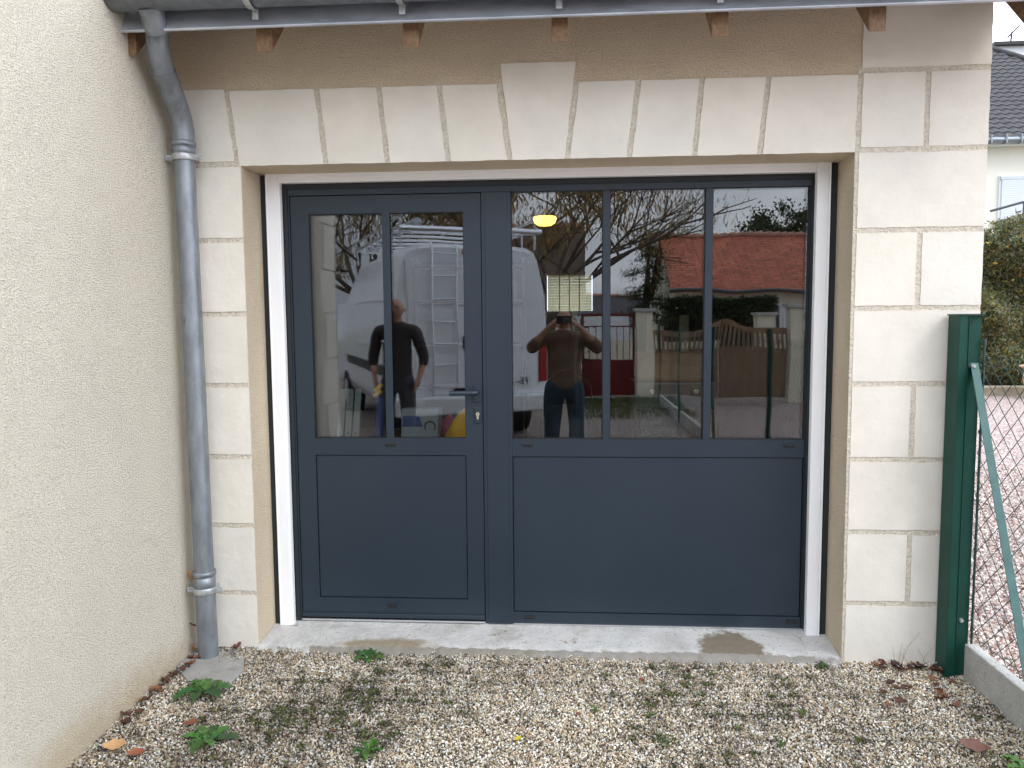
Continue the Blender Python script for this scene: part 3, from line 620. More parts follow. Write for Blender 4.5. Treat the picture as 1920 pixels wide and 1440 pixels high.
cap(-0.876, 0.977, door); cap(-0.882, 0.145, door)
hp = MB(); hp.box(-0.449, -0.414, LY-0.009, LY-0.0004, 1.194, 1.278)
hp.tube([(-0.431, LY-0.008, 1.243), (-0.431, LY-0.030, 1.243), (-0.434, LY-0.050, 1.243), (-0.448, LY-0.058, 1.243), (-0.565, LY-0.060, 1.241)], [0.0115, 0.011, 0.012, 0.0125, 0.0115], 14, squash=1.0)
hd = hp.build('door_handle', 'anthracite', door, bevel=0.002)
lp = MB().box(-0.449, -0.414, LY-0.007, LY-0.0004, 1.086, 1.166).build('lock_plate', 'anthracite', door, bevel=0.003)
lc = MB(); lc.prism_y([( -0.4315+0.0092*math.cos(rad(t_)), 1.133+0.0092*math.sin(rad(t_))) for t_ in range(-60, 241, 20)]+[(-0.4361, 1.110), (-0.434, 1.106), (-0.429, 1.106), (-0.4269, 1.110)], LY-0.011, LY-0.006)
lc.build('lock_cylinder', 'brass', door)
kh = MB().box(-0.4325, -0.4305, LY-0.0115, LY-0.0108, 1.129, 1.138).build('keyhole', 'black', door)

# fixed light
fx = MB(); bx0, bx1 = -0.2603, 1.1938
fx.box(bx0, bx1, LY, 0.31, 0.066, 0.120); fx.box(bx0, bx1, LY, 0.31, 0.919, 1.006); fx.box(bx0, bx1, LY, 0.31, 2.205+0.038, 2.2572)
fx.box(1.160, bx1, LY+0.0003, 0.3097, 0.120, 0.919); fx.box(1.160, bx1, LY+0.0003, 0.3097, 1.006, 2.243)
fix = fx.build('fixed_light', 'anthracite', garage)
MB().box(-0.2565, 1.1555, LY+0.006, 0.30, 0.124, 0.915).build('lower_panel', 'anthracite', fix)
MB().box(-0.2602, 1.1598, 0.285, 0.305, 0.1202, 0.9188).build('panel_gasket', 'black', fix)
for a_ in ((-0.2602, 0.187), (0.2205, 0.6745), (0.7085, 1.1598)): pane(a_[0], a_[1], 1.0062, 2.2428, fix)
for a_ in ((0.187, 0.2203), (0.6747, 0.7083)): MB().box(a_[0], a_[1], LY, 0.31, 1.0061, 2.2429).build('mullion', 'anthracite', fix, bevel=0.001)
for a_ in ((-0.183, 0.979), (1.089, 0.978), (-0.180, 0.095), (1.121, 0.096)): cap(a_[0], a_[1], fix)

# eaves: rafters, boarding, roof, gutter
for i, x in enumerate((-1.80+0.0, -1.222, -0.616, -0.016, 0.612, 1.212, 1.865)):
    r_ = MB(); wv = 0.033
    if i == 6: r_.prism_x([(-0.350, 2.62), (2.9, 5.87), (2.9, 6.10), (-0.350, 2.85)], x-wv, x+wv)
    else: r_.prism_x([(-0.350, 2.700), (-0.02, 3.03), (-0.02, 3.16), (-0.350, 2.830)], x-wv, x+wv)
    r_.build('rafter', 'rafter', garage, bevel=0.003)
rf_ = MB(); rf_.prism_x([(-0.42, 2.99), (2.9, 6.31), (6.3, 2.91), (6.3, 2.86), (2.9, 6.26), (-0.39, 2.97)], -2.0, 1.95)
rf_.build('roof', 'tiles_brown', garage, uv=True)
vg = MB(); vg.prism_x([(0.45, 3.07), (6.0, 3.07), (3.2, 5.9)], XC-0.2, XC-0.001); vg.build('gable', 'cream_wall', garage)
# zinc apron under the gutter, rolled edge
ap = MB(); ap.prism_x([(-0.290, 3.000), (-0.400, 2.788), (-0.397, 2.785), (-0.286, 2.998)], -1.875, 2.2)
ap.tube([(-1.875, -0.399, 2.783), (2.2, -0.399, 2.783)], 0.0070, 10)
ap.build('eaves_flashing', 'zinc_light', garage)
gt = MB(); cy, cz, gr = -0.458, 2.918, 0.080
outer = [(cy+gr*math.cos(rad(t_)), cz+gr*math.sin(rad(t_))) for t_ in range(180, 361, 10)]
inner = [(cy+(gr-0.003)*math.cos(rad(t_)), cz+(gr-0.003)*math.sin(rad(t_))) for t_ in range(360, 179, -10)]
gt.prism_x(outer+inner, -1.885, 2.2)
for i in range(len(gt.sm)): gt.sm[i] = (i >= 2)
gt.tube([(-1.885, cy-gr, cz+0.004), (2.2, cy-gr, cz+0.004)], 0.009, 10)
gt.prism_x(outer, -1.888, -1.884)
gutter = gt.build('gutter', 'zinc', garage)
for x in (-1.862, -1.232, -0.637, -0.018, 0.60, 1.2):
    h = MB(); path = [(x, cy+(gr+0.004)*math.cos(rad(t_)), cz+(gr+0.004)*math.sin(rad(t_))) for t_ in range(172, 306, 12)]
    for a_, b_ in zip(path[:-1], path[1:]):
        pa, pb = Vector(a_), Vector(b_); n_ = (Vector((x, cy, cz))-(pa+pb)/2).normalized()*-0.004
        h.add([pa+Vector((-0.0125, 0, 0)), pa+Vector((0.0125, 0, 0)), pb+Vector((0.0125, 0, 0)), pb+Vector((-0.0125, 0, 0)),
               pa+n_+Vector((-0.0125, 0, 0)), pa+n_+Vector((0.0125, 0, 0)), pb+n_+Vector((0.0125, 0, 0)), pb+n_+Vector((-0.0125, 0, 0))],
              [(0, 1, 2, 3), (7, 6, 5, 4), (0, 4, 5, 1), (3, 2, 6, 7), (0, 3, 7, 4), (1, 5, 6, 2)])
    h.box(x-0.0125, x+0.0125, -0.412, -0.404, 2.806, 2.850)
    h.tube([(x, -0.417, 2.833), (x, -0.403, 2.833)], 0.005, 8)
    h.build('gutter_bracket', 'galv', gutter, bevel=0.001)

# downpipe
def smooth_path(P_, n_=8):
    out = []
    for i in range(len(P_)-1):
        p0 = Vector(P_[max(i-1, 0)]); p1 = Vector(P_[i]); p2 = Vector(P_[i+1]); p3 = Vector(P_[min(i+2, len(P_)-1)])
        for j in range(n_):
            t_ = j/n_; out.append(0.5*((2*p1)+(-p0+p2)*t_+(2*p0-5*p1+4*p2-p3)*t_*t_+(-p0+3*p1-3*p2+p3)*t_**3))
    out.append(Vector(P_[-1])); return out
dp = MB()
dp.tube([(-1.655, -0.437, 2.865), (-1.655, -0.415, 2.84), (-1.656, -0.392, 2.80), (-1.657, -0.380, 2.79)], [0.052, 0.0475, 0.047, 0.047], 24)
pth = smooth_path([(-1.676, -0.343, 2.81), (-1.683, -0.332, 2.77), (-1.690, -0.315, 2.73), (-1.699, -0.265, 2.668)], 6)
dp.tube(pth, 0.0455, 24)
dp.tube([p+Vector((-0.012, -0.0462, -0.004)) for p in pth[4:]], 0.0028, 6)
dp.tube([(-1.6995, -0.262, 2.664), (-1.7005, -0.254, 2.656)], 0.0500, 24)
dp.tube(smooth_path([(-1.699, -0.272, 2.675), (-1.706, -0.175, 2.585), (-1.711, -0.105, 2.50), (-1.713, -0.088, 2.40)], 6), [0.0475]*19, 24)
dp.tube([(-1.713, -0.088, 2.47), (-1.713, -0.088, 2.36)], 0.0480, 24)
dp.tube([(-1.713, -0.088, 2.40), (-1.708, -0.088, 1.6), (-1.703, -0.088, 0.40)], 0.0450, 28)
pipe = dp.build('downpipe', 'zinc', garage)
MB().tube([(-1.703, -0.088, 0.36), (-1.698, -0.088, -0.03)], 0.0460, 24).build('pipe_boot', 'zinc', pipe)
def ring(z, xx, r_=0.0555, h=0.010):
    pr = [(0.046, z-h), (r_-0.003, z-h), (r_, z-h*0.4), (r_, z+h*0.4), (r_-0.003, z+h), (0.046, z+h)]
    return MB().lathe(pr, 28, (xx, -0.088, 0))
ring(2.400, -1.713, 0.0545, 0.011).build('pipe_collar', 'zinc', pipe)
ring(0.418, -1.703, 0.0545, 0.012).build('pipe_collar', 'zinc', pipe)
MB().lathe([(0.044, 0.335), (0.0495, 0.335), (0.0495, 0.41), (0.044, 0.41)], 28, (-1.703, -0.088, 0)).build('pipe_socket', 'zinc', pipe)
MB().lathe([(0.044, 2.345), (0.0495, 2.345), (0.0495, 2.395), (0.044, 2.395)], 28, (-1.713, -0.088, 0)).build('pipe_socket', 'zinc', pipe)
for z, xx, mt_ in ((2.340, -1.713, 'zinc'), (0.338, -1.7025, 'zinc')):
    c_ = MB().lathe([(0.049, z-0.014), (0.0515, z-0.014), (0.0535, z-0.007), (0.0535, z+0.007), (0.0515, z+0.014), (0.049, z+0.014)], 28, (xx, -0.088, 0))
    c_.box(xx-0.083, xx-0.049, -0.100, -0.088, z-0.0125, z+0.0125); c_.box(xx+0.049, xx+0.083, -0.100, -0.088, z-0.0125, z+0.0125)
    for s_ in (-1, 1):
        c_.tube([(xx+s_*0.069, -0.110, z), (xx+s_*0.069, -0.085, z)], 0.0055, 8)
    c_.tube([(xx+0.03, -0.04, z), (xx+0.03, 0.0, z)], 0.005, 8)
    c_.build('pipe_clamp', 'galv', pipe, bevel=0.001)
# concrete drain cover at the foot of the downpipe
dc = MB(); dc.prism_z([(-1.80, 0.0), (-1.56, -0.005), (-1.47, -0.22), (-1.475, -0.345), (-1.66, -0.36), (-1.80, -0.20)], -0.03, 0.014)
MT['slab'] = concrete('slab', (0.31, 0.30, 0.285), [(14, 0.56, (0.2, 0.17, 0.13), 0.15)])
tag(dc.build('drain_cover', 'slab', bevel=0.004), 'small grey concrete slab under the foot of the zinc downpipe', 'drain cover')

# ============================================================ NEIGHBOURING HOUSE (left)
hs = empty('house', (-5, -1, 0), 'tall beige roughcast house wall that fills the left edge beside the downpipe', 'house')
MB().box(-9.0, -1.80, -1.62, 5.8, -0.2, 5.6).build('wall', 'stucco_light', hs)
qn = MB()
for i in range(16):
    z = -0.05+i*0.34; ln = 0.32 if i % 2 else 0.22
    qn.box(-1.90, -1.796, -1.895+0.0, -1.895+ln+0.05, z+0.006, z+0.334)
for i in range(16):
    z = -0.05+i*0.34; qn.box(-2.2-0.1*(i % 2), -1.9001, -1.895, -1.80, z+0.006, z+0.334)
MB().box(-9.0, -1.803, -1.885, -1.62, -0.2, 5.6).build('wall', 'mortar', hs)
qn.build('quoins', 'stone', hs, tint=True)
hr = MB(); hr.prism_x([(-2.2, 5.5), (2.0, 8.6), (6.2, 5.5), (6.2, 5.38), (2.0, 8.48), (-2.2, 5.38)], -9.2, -1.6)
hr.build('roof', 'tiles_brown', hs, uv=True)

# ============================================================ FENCE ON THE RIGHT
FX = 1.782
po = empty('fence_post', (1.73, -0.10, 0), 'thick dark green steel end post with cap against the stone pillar', 'fence post')
p_ = MB()
p_.box(1.681, 1.718, -0.118, -0.114, -0.08, 1.602); p_.box(1.7182, 1.7218, -0.114, -0.02, -0.08, 1.602)
p_.box(1.681, 1.6845, -0.114, -0.02, -0.08, 1.602); p_.box(1.722, 1.776, -0.104, -0.100, -0.08, 1.602); p_.box(1.773, 1.777, -0.1045, -0.02, -0.08, 1.602)
p_.box(1.718, 1.7218, -0.122, -0.114, -0.08, 1.602)
p_.build('post', 'green_steel', po, bevel=0.001)
MB().box(1.677, 1.781, -0.124, -0.015, 1.6022, 1.608).build('post_cap', 'green_steel', po, bevel=0.001)
for x, y, z in ((1.737, -0.126, 1.385), (1.742, -0.104, 0.262)):
    b_ = MB(); b_.tube([(x, y+0.026, z), (x, y-0.010, z)], 0.0095, 6); b_.tube([(x, y-0.009, z), (x, y-0.017, z)], 0.005, 10); b_.build('bolt', 'galv', po)
MB().box(1.735, 1.742, -0.1062, -0.104, 1.565, 1.578).build('slot', 'black', po)
br_ = MB(); A = Vector((1.742, -0.128, 1.400)); B = Vector((1.752, -0.80, -0.30)); d = (B-A).normalized(); sx = Vector((1, 0, 0)); nq = d.cross(sx).normalized()
def lprof(A, B, sx, nq, w1, w2, th):
    pr = [(0, 0), (w1, 0), (w1, th), (th, th), (th, w2), (0, w2)]; v = []
    for P_ in (A, B): v += [P_+sx*(-a_)+nq*b_q for a_, b_q in pr]
    n_ = 6; return v, [tuple(range(n_)), tuple(range(2*n_-1, n_-1, -1))]+[(i, i+n_, (i+1) % n_+n_, (i+1) % n_) for i in range(n_)]
v_, f_ = lprof(A+Vector((0.016, 0, 0)), B+Vector((0.016, 0, 0)), sx, -nq, 0.032, 0.03, 0.004); br_.add(v_, f_)
tag(br_.build('fence_brace', 'green_old'), 'slanting scuffed green angle strut bolted to the thick green end post', 'fence brace')
kb = MB(); kb.prism_y([(1.752, -0.15), (1.800, -0.15), (1.800, 0.165), (1.752, 0.165)], -2.6, -0.125)
tag(kb.build('gravel_board', 'kerb', bevel=0.006), 'rough grey concrete base board under the green mesh fence, nearest the garage', 'concrete board', 'concrete boards under the mesh fence')
for i in range(3):
    kb = MB(); kb.prism_y([(1.752, -0.15), (1.800, -0.15), (1.800, 0.165), (1.752, 0.165)], -5.15-i*2.5, -2.65-i*2.5)
    tag(kb.build('gravel_board', 'kerb', bevel=0.006), 'grey concrete base board of the fence mirrored in the glass, farther from the garage', 'concrete board', 'concrete boards under the mesh fence')
for i in range(4):
    y = -2.625-2.5*i
    q = MB(); q.tube([(FX-0.03, y, -0.2), (FX-0.03, y, 1.48)], 0.022, 10); q.tube([(FX-0.03, y, 1.48), (FX-0.03, y, 1.495)], 0.025, 10)
    tag(q.build('mesh_fence_post', 'green_steel'), 'slim round green post of the mesh fence mirrored in the right pane', 'fence post', 'slim posts of the mesh fence')
q = MB(); q.tube([(FX+0.003, -0.118, 0.15), (FX+0.003, -0.118, 1.475)], 0.0055, 8); q.tube([(FX+0.003, -0.118, 1.475), (FX+0.003, -0.118, 1.50)], 0.008, 8)
mf = empty('mesh_fence', (FX, -0.1, 0), 'green plastic coated chain link mesh fence beyond the slanting strut', 'fence')
q.build('tension_bar', 'green_wire', mf)
q = MB()
for z in (0.20, 0.80, 1.385):
    pts = [(FX+0.004, -0.12-i*0.5, z+0.003*math.sin(i*3)) for i in range(21)]; q.tube(pts, 0.0016, 5)
for z in (0.22, 0.58, 0.80, 1.10, 1.385):
    for k in range(3): q.lathe([(0.0065, z+k*0.004-0.0015), (0.009, z+k*0.004), (0.0065, z+k*0.004+0.0015)], 8, (FX+0.003, -0.118, 0))
q.build('line_wire', 'green_wire', mf)
q = MB(); pw, ph, top, bot = 0.048, 0.092, 1.43, 0.18
nw = int(9.0/pw)
for s_ in range(nw):
    y = -0.128-s_*pw; pts = []; k = 0; z = top
    while z > bot:
        sgn = -1 if (k+s_) % 2 else 1
        yy = y-sgn*pw*0.5; pts += [(FX-0.002*sgn, yy+sgn*0.004, z), (FX+0.002*sgn, yy+sgn*0.004, z-0.006)] if s_ < 30 else [(FX, yy, z)]
        z -= ph/2; k += 1
    q.tube(pts, 0.0016, 5 if s_ < 30 else 3, caps=False)
q.build('chain_link', 'green_wire', mf)

# ============================================================ BEYOND THE FENCE (direct view, right edge)
tag(MB().box(7.5, 16, 12.45, 12.75, -0.1, 0.17).build('garden_edging', 'stone_edge', bevel=0.02), 'low weathered stone edging at the foot of the tall hedge', 'edging')
structure(MB().quad((7.5, 12.6, -0.008), (22, 12.6, -0.008), (22, 19, -0.008), (7.5, 19, -0.008)).build('garden_bed', 'soil'))
hg = empty('hedge', (10.5, 14.2, 0), 'tall shaggy evergreen hedge with yellowing leaves behind the mesh fence', 'hedge')
n = 60000
X = rng.uniform(7.9, 15.5, n); dpt = rng.random(n)**1.8; topz = 3.22+0.20*np.sin(X*2.1)+0.2*np.sin(X*5.3+1)+0.15*np.sin(X*11)
Zh = rng.random(n)**0.85*topz+0.15; Yh = 13.1+dpt*1.6+0.25*np.sin(X*3.7+Zh*2.5)+0.18*np.sin(Zh*5+X)
# dense near the part the photo shows
X2 = rng.uniform(8.4, 10.6, 60000); t2 = 3.22+0.20*np.sin(X2*2.1)+0.2*np.sin(X2*5.3+1)+0.15*np.sin(X2*11); Z2 = rng.random(60000)**0.9*t2+0.12
Y2 = 13.05+rng.random(60000)**2*1.0+0.25*np.sin(X2*3.7+Z2*2.5)+0.18*np.sin(Z2*5+X2)
Ch = np.stack([np.r_[X, X2], np.r_[Yh, Y2], np.r_[Zh, Z2]], 1)
leaves('foliage', Ch, 0.115, 0.034, [(0.20, 0.20, 0.06), (0.11, 0.14, 0.06), (0.30, 0.28, 0.08), (0.07, 0.09, 0.045), (0.16, 0.19, 0.12), (0.22, 0.14, 0.06), (0.36, 0.38, 0.27)], parent=hg, up=0.1)
n = 420; Xs = rng.uniform(8.5, 11, n); ts = 3.5+0.30*np.sin(Xs*2.1)+0.2*np.sin(Xs*5.3+1)
cs_ = []
for i in range(64):
    x = 8.55+i*0.036+random.uniform(-0.05, 0.05); z0 = 3.1+0.20*math.sin(x*2.1)+0.2*math.sin(x*5.3+1); hh = random.uniform(0.1, 0.45)*(1.6 if x < 8.85 else 0.7)
    lean = random.uniform(-0.3, 0.3)
    for j in range(int(hh*60)):
        t_ = random.random(); cs_.append((x+lean*t_*hh+random.gauss(0, 0.035), 13.5+random.gauss(0, 0.05), z0+t_*hh))
leaves('shoots', np.array(cs_), 0.11, 0.026, [(0.09, 0.10, 0.04), (0.14, 0.09, 0.05), (0.06, 0.07, 0.03)], parent=hg, up=0.6)
lv = leaves('yellow_leaves', np.stack([rng.uniform(8.6, 10.2, 26), rng.uniform(12.85, 13.1, 26), rng.uniform(1.2, 3.2, 26)], 1), 0.11, 0.05, [(0.55, 0.25, 0.02), (0.5, 0.38, 0.05)], parent=hg)
sm_ = MB()
for i in range(46):
    x = 8.0+i*0.16; path = [(x+0.2*math.sin(i+k*0.8), 13.9+0.15*math.cos(i*2+k), k*0.55) for k in range(7)]; sm_.tube(path, [0.03-0.004*k for k in range(7)], 6)
sm_.build('stems', 'bark', hg)
# terracotta pot
pt = MB().lathe([(0.0, 0.0), (0.20, 0.0), (0.235, 0.02), (0.22, 0.05), (0.20, 0.07), (0.26, 0.16), (0.315, 0.28), (0.33, 0.38), (0.315, 0.47), (0.30, 0.52), (0.33, 0.56), (0.39, 0.60), (0.40, 0.625), (0.37, 0.63), (0.29, 0.60), (0.26, 0.52), (0.0, 0.5)], 36)
po_ = pt.build('terracotta_pot', 'terracotta'); po_.location = (9.24, 11.9, 0.0); tag(po_, 'weathered terracotta pot with flared rim standing on the pink gravel', 'plant pot')

# two-storey house behind the hedge
bh = empty('house', (18, 24, 0), 'cream two storey house with slate grey tiled hip roof and balcony', 'house')
MB().box(6.5, 19.2, 20.5, 30, 0, 6.62).build('wall', 'pale_wall', bh)
ev = MB(); ev.box(6.2, 19.45, 20.15, 30.3, 6.56, 6.66); ev.build('eaves_board', 'white_paint', bh)
# tiled hip roof, modelled in overlapping courses
tl = MB(); e0 = 6.72; nrow = 22; run = 5.2; rise = 4.18
for r in range(nrow):
    t0, t1 = r/nrow, (r+1)/nrow+0.012
    y0, y1 = 20.05+run*t0, 20.05+run*t1; z0, z1 = e0+rise*t0+0.05, e0+rise*t1
    xa, xb = 6.1+4.5*t0, 19.5-4.5*t0
    xs = np.arange(xa, xb, 0.07)
    wv = lambda x: 0.022*(math.sin((x/0.28)*2*math.pi))
    V1 = [(x, y0-wv(x)*0.5, z0+wv(x)) for x in xs]+[(x, y1-wv(x)*0.5, z1+wv(x)) for x in xs]; k = len(xs)
    tl.add(V1, [(i, i+1, i+1+k, i+k) for i in range(k-1)], smooth=True)
    V2 = [(x, y0-wv(x)*0.5, z0+wv(x)) for x in xs]+[(x, y0-wv(x)*0.5+0.01, z0+wv(x)-0.055) for x in xs]
    tl.add(V2, [(i+k, i+k+1, i+1, i) for i in range(k-1)])
tl.add([(6.1, 20.05, e0), (10.6, 25.25, e0+rise), (6.1, 30.4, e0)], [(0, 1, 2)])
tl.add([(19.5, 20.05, e0), (19.5, 30.4, e0), (15.0, 25.25, e0+rise)], [(0, 1, 2)])
tl.add([(6.1, 30.4, e0), (19.5, 30.4, e0), (15.0, 25.25, e0+rise), (10.6, 25.25, e0+rise)], [(0, 1, 2, 3)])
roof2 = tl.build('roof', 'tiles_slate', bh)
hp_ = MB(); hp_.tube([(19.5, 20.05, e0+0.06), (15.0, 25.25, e0+rise+0.03), (10.6, 25.25, e0+rise+0.03)], 0.10, 8); hp_.build('ridge_tiles', 'tiles_slate', roof2)
ch = MB(); ch.box(15.4, 16.5, 25.7, 26.5, 8.2, 11.15); ch.build('chimney', 'white_paint', roof2)
ch = MB(); ch.box(15.2, 16.72, 25.5, 26.7, 11.15, 11.26); ch.tube([(16.0, 26, 11.26), (16.05, 26, 11.75)], 0.03, 6); ch.tube([(15.9, 26, 11.55), (16.3, 26, 11.95)], 0.03, 6); ch.build('chimney_cap', 'black', roof2)
gg = MB(); gg.tube([(6.1, 19.98, 6.66), (19.5, 19.98, 6.66)], 0.08, 10)
for i in range(31): gg.box(6.4+i*0.42, 6.44+i*0.42, 19.88, 20.1, 6.56, 6.80)
gg.build('gutter', 'zinc', bh)
wi = MB(); wi.box(12.86, 14.3, 20.44, 20.499, 4.2, 5.72); w2 = wi.build('window', 'white_paint', bh)
sh = MB()
for i in range(26): sh.box(12.92, 14.24, 20.40, 20.438, 4.25+i*0.052, 4.25+i*0.052+0.046)
sh.build('roller_shutter', 'shutter', w2)
MB().box(12.88, 14.28, 20.40, 20.439, 5.605, 5.70).build('shutter_box', 'zinc_light', w2)
bc = MB(); bc.box(12.4, 16.5, 19.3, 20.49, 3.55, 3.72)
bc.build('balcony_slab', 'cream_wall', bh)
bc = MB(); bc.tube([(12.05, 19.32, 4.55), (12.9, 19.32, 4.78), (16.5, 19.32, 4.80)], 0.035, 8); bc.tube([(12.4, 19.32, 4.0), (16.5, 19.32, 4.0)], 0.015, 6)
for x in (12.98, 13.18, 13.9, 14.6, 15.5): bc.box(x-0.035, x+0.035, 19.29, 19.36, 3.7, 4.78)
bc.build('railing', 'dark_metal', bh)

# ============================================================ BEHIND THE CAMERA (what the panes mirror)
def mir(px, py, d_):
    """place whose mirror image stands at this picture point, d_ metres away along the view"""
    dr = fw*F+rt*(px-960)-up*(py-720); p = CAMP+dr*(d_/dr.y); return p.x, 4.06-d_, p.z

# --- white panel van
ang = math.atan2(0.40, 0.92)
van = empty('van', (0, 0, 0), 'white high roof panel van with ladder and roof rack mirrored in the door panes', 'van')
# van local: x across (0 rear-left in mirror .. W), y forward(+), z up ; built in local then rotated
W, Lv, Hv = 2.05, 5.6, 2.56
O = Vector((-2.11, -5.36, 0)); ex = Vector((0.92, -0.40, 0)).normalized(); ey = Vector((-0.40, -0.92, 0)).normalized()
def vt(m_b):
    m_b.v = [tuple(O+ex*p[0]+ey*p[1]+Vector((0, 0, p[2]))) for p in m_b.v]
    return m_b
def ringsec(y, zt_, w_in, zb=0.42):          # cross-section of body with tumblehome and rounded roof edges
    a_ = [(0.03, zb), (0.0, zb+0.15), (0.0, 1.15), (0.03+w_in*0.4, 1.9), (0.08+w_in, zt_-0.16), (0.13+w_in, zt_-0.06), (0.25+w_in, zt_-0.005), (0.6, zt_+0.02)]
    b_2 = [(W-p[0], p[1]) for p in reversed(a_)]
    return [(p[0], y, p[1]) for p in a_+b_2]
bd = MB(); secs = [ringsec(0.03, Hv-0.03, 0.03), ringsec(0.0, Hv-0.06, 0.035), ringsec(0.12, Hv, 0), ringsec(1.5, Hv, 0), ringsec(3.6, Hv, 0), ringsec(4.2, Hv-0.12, 0.03), ringsec(4.7, 2.0, 0.10), ringsec(5.2, 1.35, 0.05), ringsec(5.9, 1.05, 0.05)]
secs = secs[1:]
k = len(secs[0]); vv = [p for s_ in secs for p in s_]
bd.add(vv, [(i*k+j, (i+1)*k+j, (i+1)*k+(j+1) % k, i*k+(j+1) % k) for i in range(len(secs)-1) for j in range(k)], smooth=True)
bd.add(secs[0], [tuple(range(k))]); bd.add(secs[-1], [tuple(range(k-1, -1, -1))])
body = vt(bd).build('body', 'van_paint', van)
# rear doors, pressed ribs, seams
def vbox(name, mat, parent, *bs, bevel=0.0):
    m_b = MB()
    for b_q in bs: m_b.box(*b_q)
    return vt(m_b).build(name, mat, parent, bevel=bevel)
vbox('rear_door', 'van_paint', van, (0.15, 1.015, -0.028, -0.001, 0.62, 2.36), bevel=0.01)
vbox('rear_door', 'van_paint', van, (1.035, 1.90, -0.028, -0.001, 0.62, 2.36), bevel=0.01)
vbox('door_rib', 'van_paint', van, (0.24, 0.94, -0.036, -0.027, 1.80, 2.24), (0.24, 0.94, -0.036, -0.027, 1.20, 1.72), (0.24, 0.94, -0.036, -0.027, 0.72, 1.12), (1.11, 1.82, -0.036, -0.027, 1.80, 2.24), (1.11, 1.82, -0.036, -0.027, 1.20, 1.72), (1.11, 1.82, -0.036, -0.027, 0.72, 1.12), bevel=0.006)
vbox('door_handle', 'black', van, (0.86, 0.98, -0.06, -0.027, 1.22, 1.42), bevel=0.02)
vbox('bumper', 'white_paint', van, (-0.02, W+0.02, -0.16, 0.1, 0.40, 0.62), bevel=0.03)
vbox('tail_lamp', 'red_lens', van, (1.93, 2.04, -0.025, 0.08, 0.78, 1.25), bevel=0.01)
vbox('tail_lamp', 'red_lens', van, (0.01, 0.12, -0.025, 0.08, 0.78, 1.25), bevel=0.01)
vbox('brake_lamp', 'red_lens', van, (0.88, 1.17, -0.03, 0.02, 2.44, 2.49), bevel=0.005)
vbox('side_trim', 'black', van, (-0.025, 0.002, 0.2, 4.4, 0.86, 1.0), bevel=0.008)
vbox('side_rib', 'van_paint', van, (-0.008, 0.02, 0.3, 3.4, 1.22, 1.27), (0.016, 0.04, 0.3, 3.4, 1.86, 1.90), bevel=0.004)
lad = MB()
for x in (0.45, 0.78): lad.tube([(x, -0.09, 0.62), (x, -0.09, 2.45), (x, -0.02, 2.60)], 0.014, 8)
for i in range(7): lad.tube([(0.45, -0.09, 0.75+i*0.28), (0.78, -0.09, 0.75+i*0.28)], 0.011, 8)
vt(lad).build('ladder', 'bare_alu', van)
rk = MB()
for x in (0.12, W-0.12): rk.tube([(x, 0.0, 2.78), (x, 3.9, 2.78)], 0.022, 8); rk.tube([(x, -0.05, 2.90), (x, 3.9, 2.90)], 0.018, 8)
rk.tube([(0.08, -0.04, 2.74), (W-0.08, -0.04, 2.74)], 0.04, 10)
for i in range(8):
    rk.tube([(0.12, 0.1+i*0.53, 2.77), (W-0.12, 0.1+i*0.53, 2.77)], 0.017, 8)
    for x in (0.12, W-0.12): rk.tube([(x, 0.1+i*0.53, Hv-0.03), (x, 0.1+i*0.53, 2.90)], 0.015, 6)
vt(rk).build('roof_rack', 'bare_alu', van)
pm = MB(); pm.tube([(0.3, 0.0, 2.83), (0.3, 3.6, 2.83)], 0.055, 12); vt(pm).build('rack_tube', 'zinc_light', van)
for yv in (0.95, 4.75):
    for s_ in (0, 1):
        x = 0.0 if s_ == 0 else W-0.24
        wh = MB(); wh.tube([(x-0.015, yv, 0.34), (x+0.255, yv, 0.34)], 0.34, 28); wo_ = vt(wh).build('wheel', 'tyre', van, bevel=0.02)
        rm = MB(); xx = -0.02 if s_ == 0 else W+0.0
        rm.tube([(xx, yv, 0.34), (xx+0.02, yv, 0.34)], 0.2, 20); vt(rm).build('rim', 'bare_alu', wo_)
pl = vbox('number_plate', 'white_paint', van, (1.30, 1.82, -0.045, -0.029, 0.74, 0.85))
vbox('country_band', 'blue_plastic', pl, (1.30, 1.345, -0.048, -0.0455, 0.742, 0.848))
# plate reads correctly for someone standing behind the van
fc = bpy.data.curves.new('plate_text', 'FONT'); fc.body = 'FE-'; fc.size = 0.13; fc.extrude = 0.001
fo = bpy.data.objects.new('tmp', fc); col.objects.link(fo); dg = bpy.context.evaluated_depsgraph_get(); dg.update()
pmesh = bpy.data.meshes.new_from_object(fo.evaluated_get(dg)); bpy.data.objects.remove(fo); pmesh.materials.clear(); pmesh.materials.append(MT['black'])
# viewer stands behind van looking along ey; reader's left is +ex*? (right-hand side of viewer = ey x up)
rgt = ey.cross(Vector((0, 0, 1))).normalized()
base_pt = O+ex*(1.77 if rgt.dot(ex) < 0 else 1.36)+ey*(-0.049)+Vector((0, 0, 0.75))
pmesh.name = 'plate_text'
for v in pmesh.vertices: v.co = base_pt+rgt*v.co.x+Vector((0, 0, 1))*v.co.y+(-ey)*v.co.z
pto = bpy.data.objects.new('plate_text', pmesh); col.objects.link(pto); pto.parent = pl

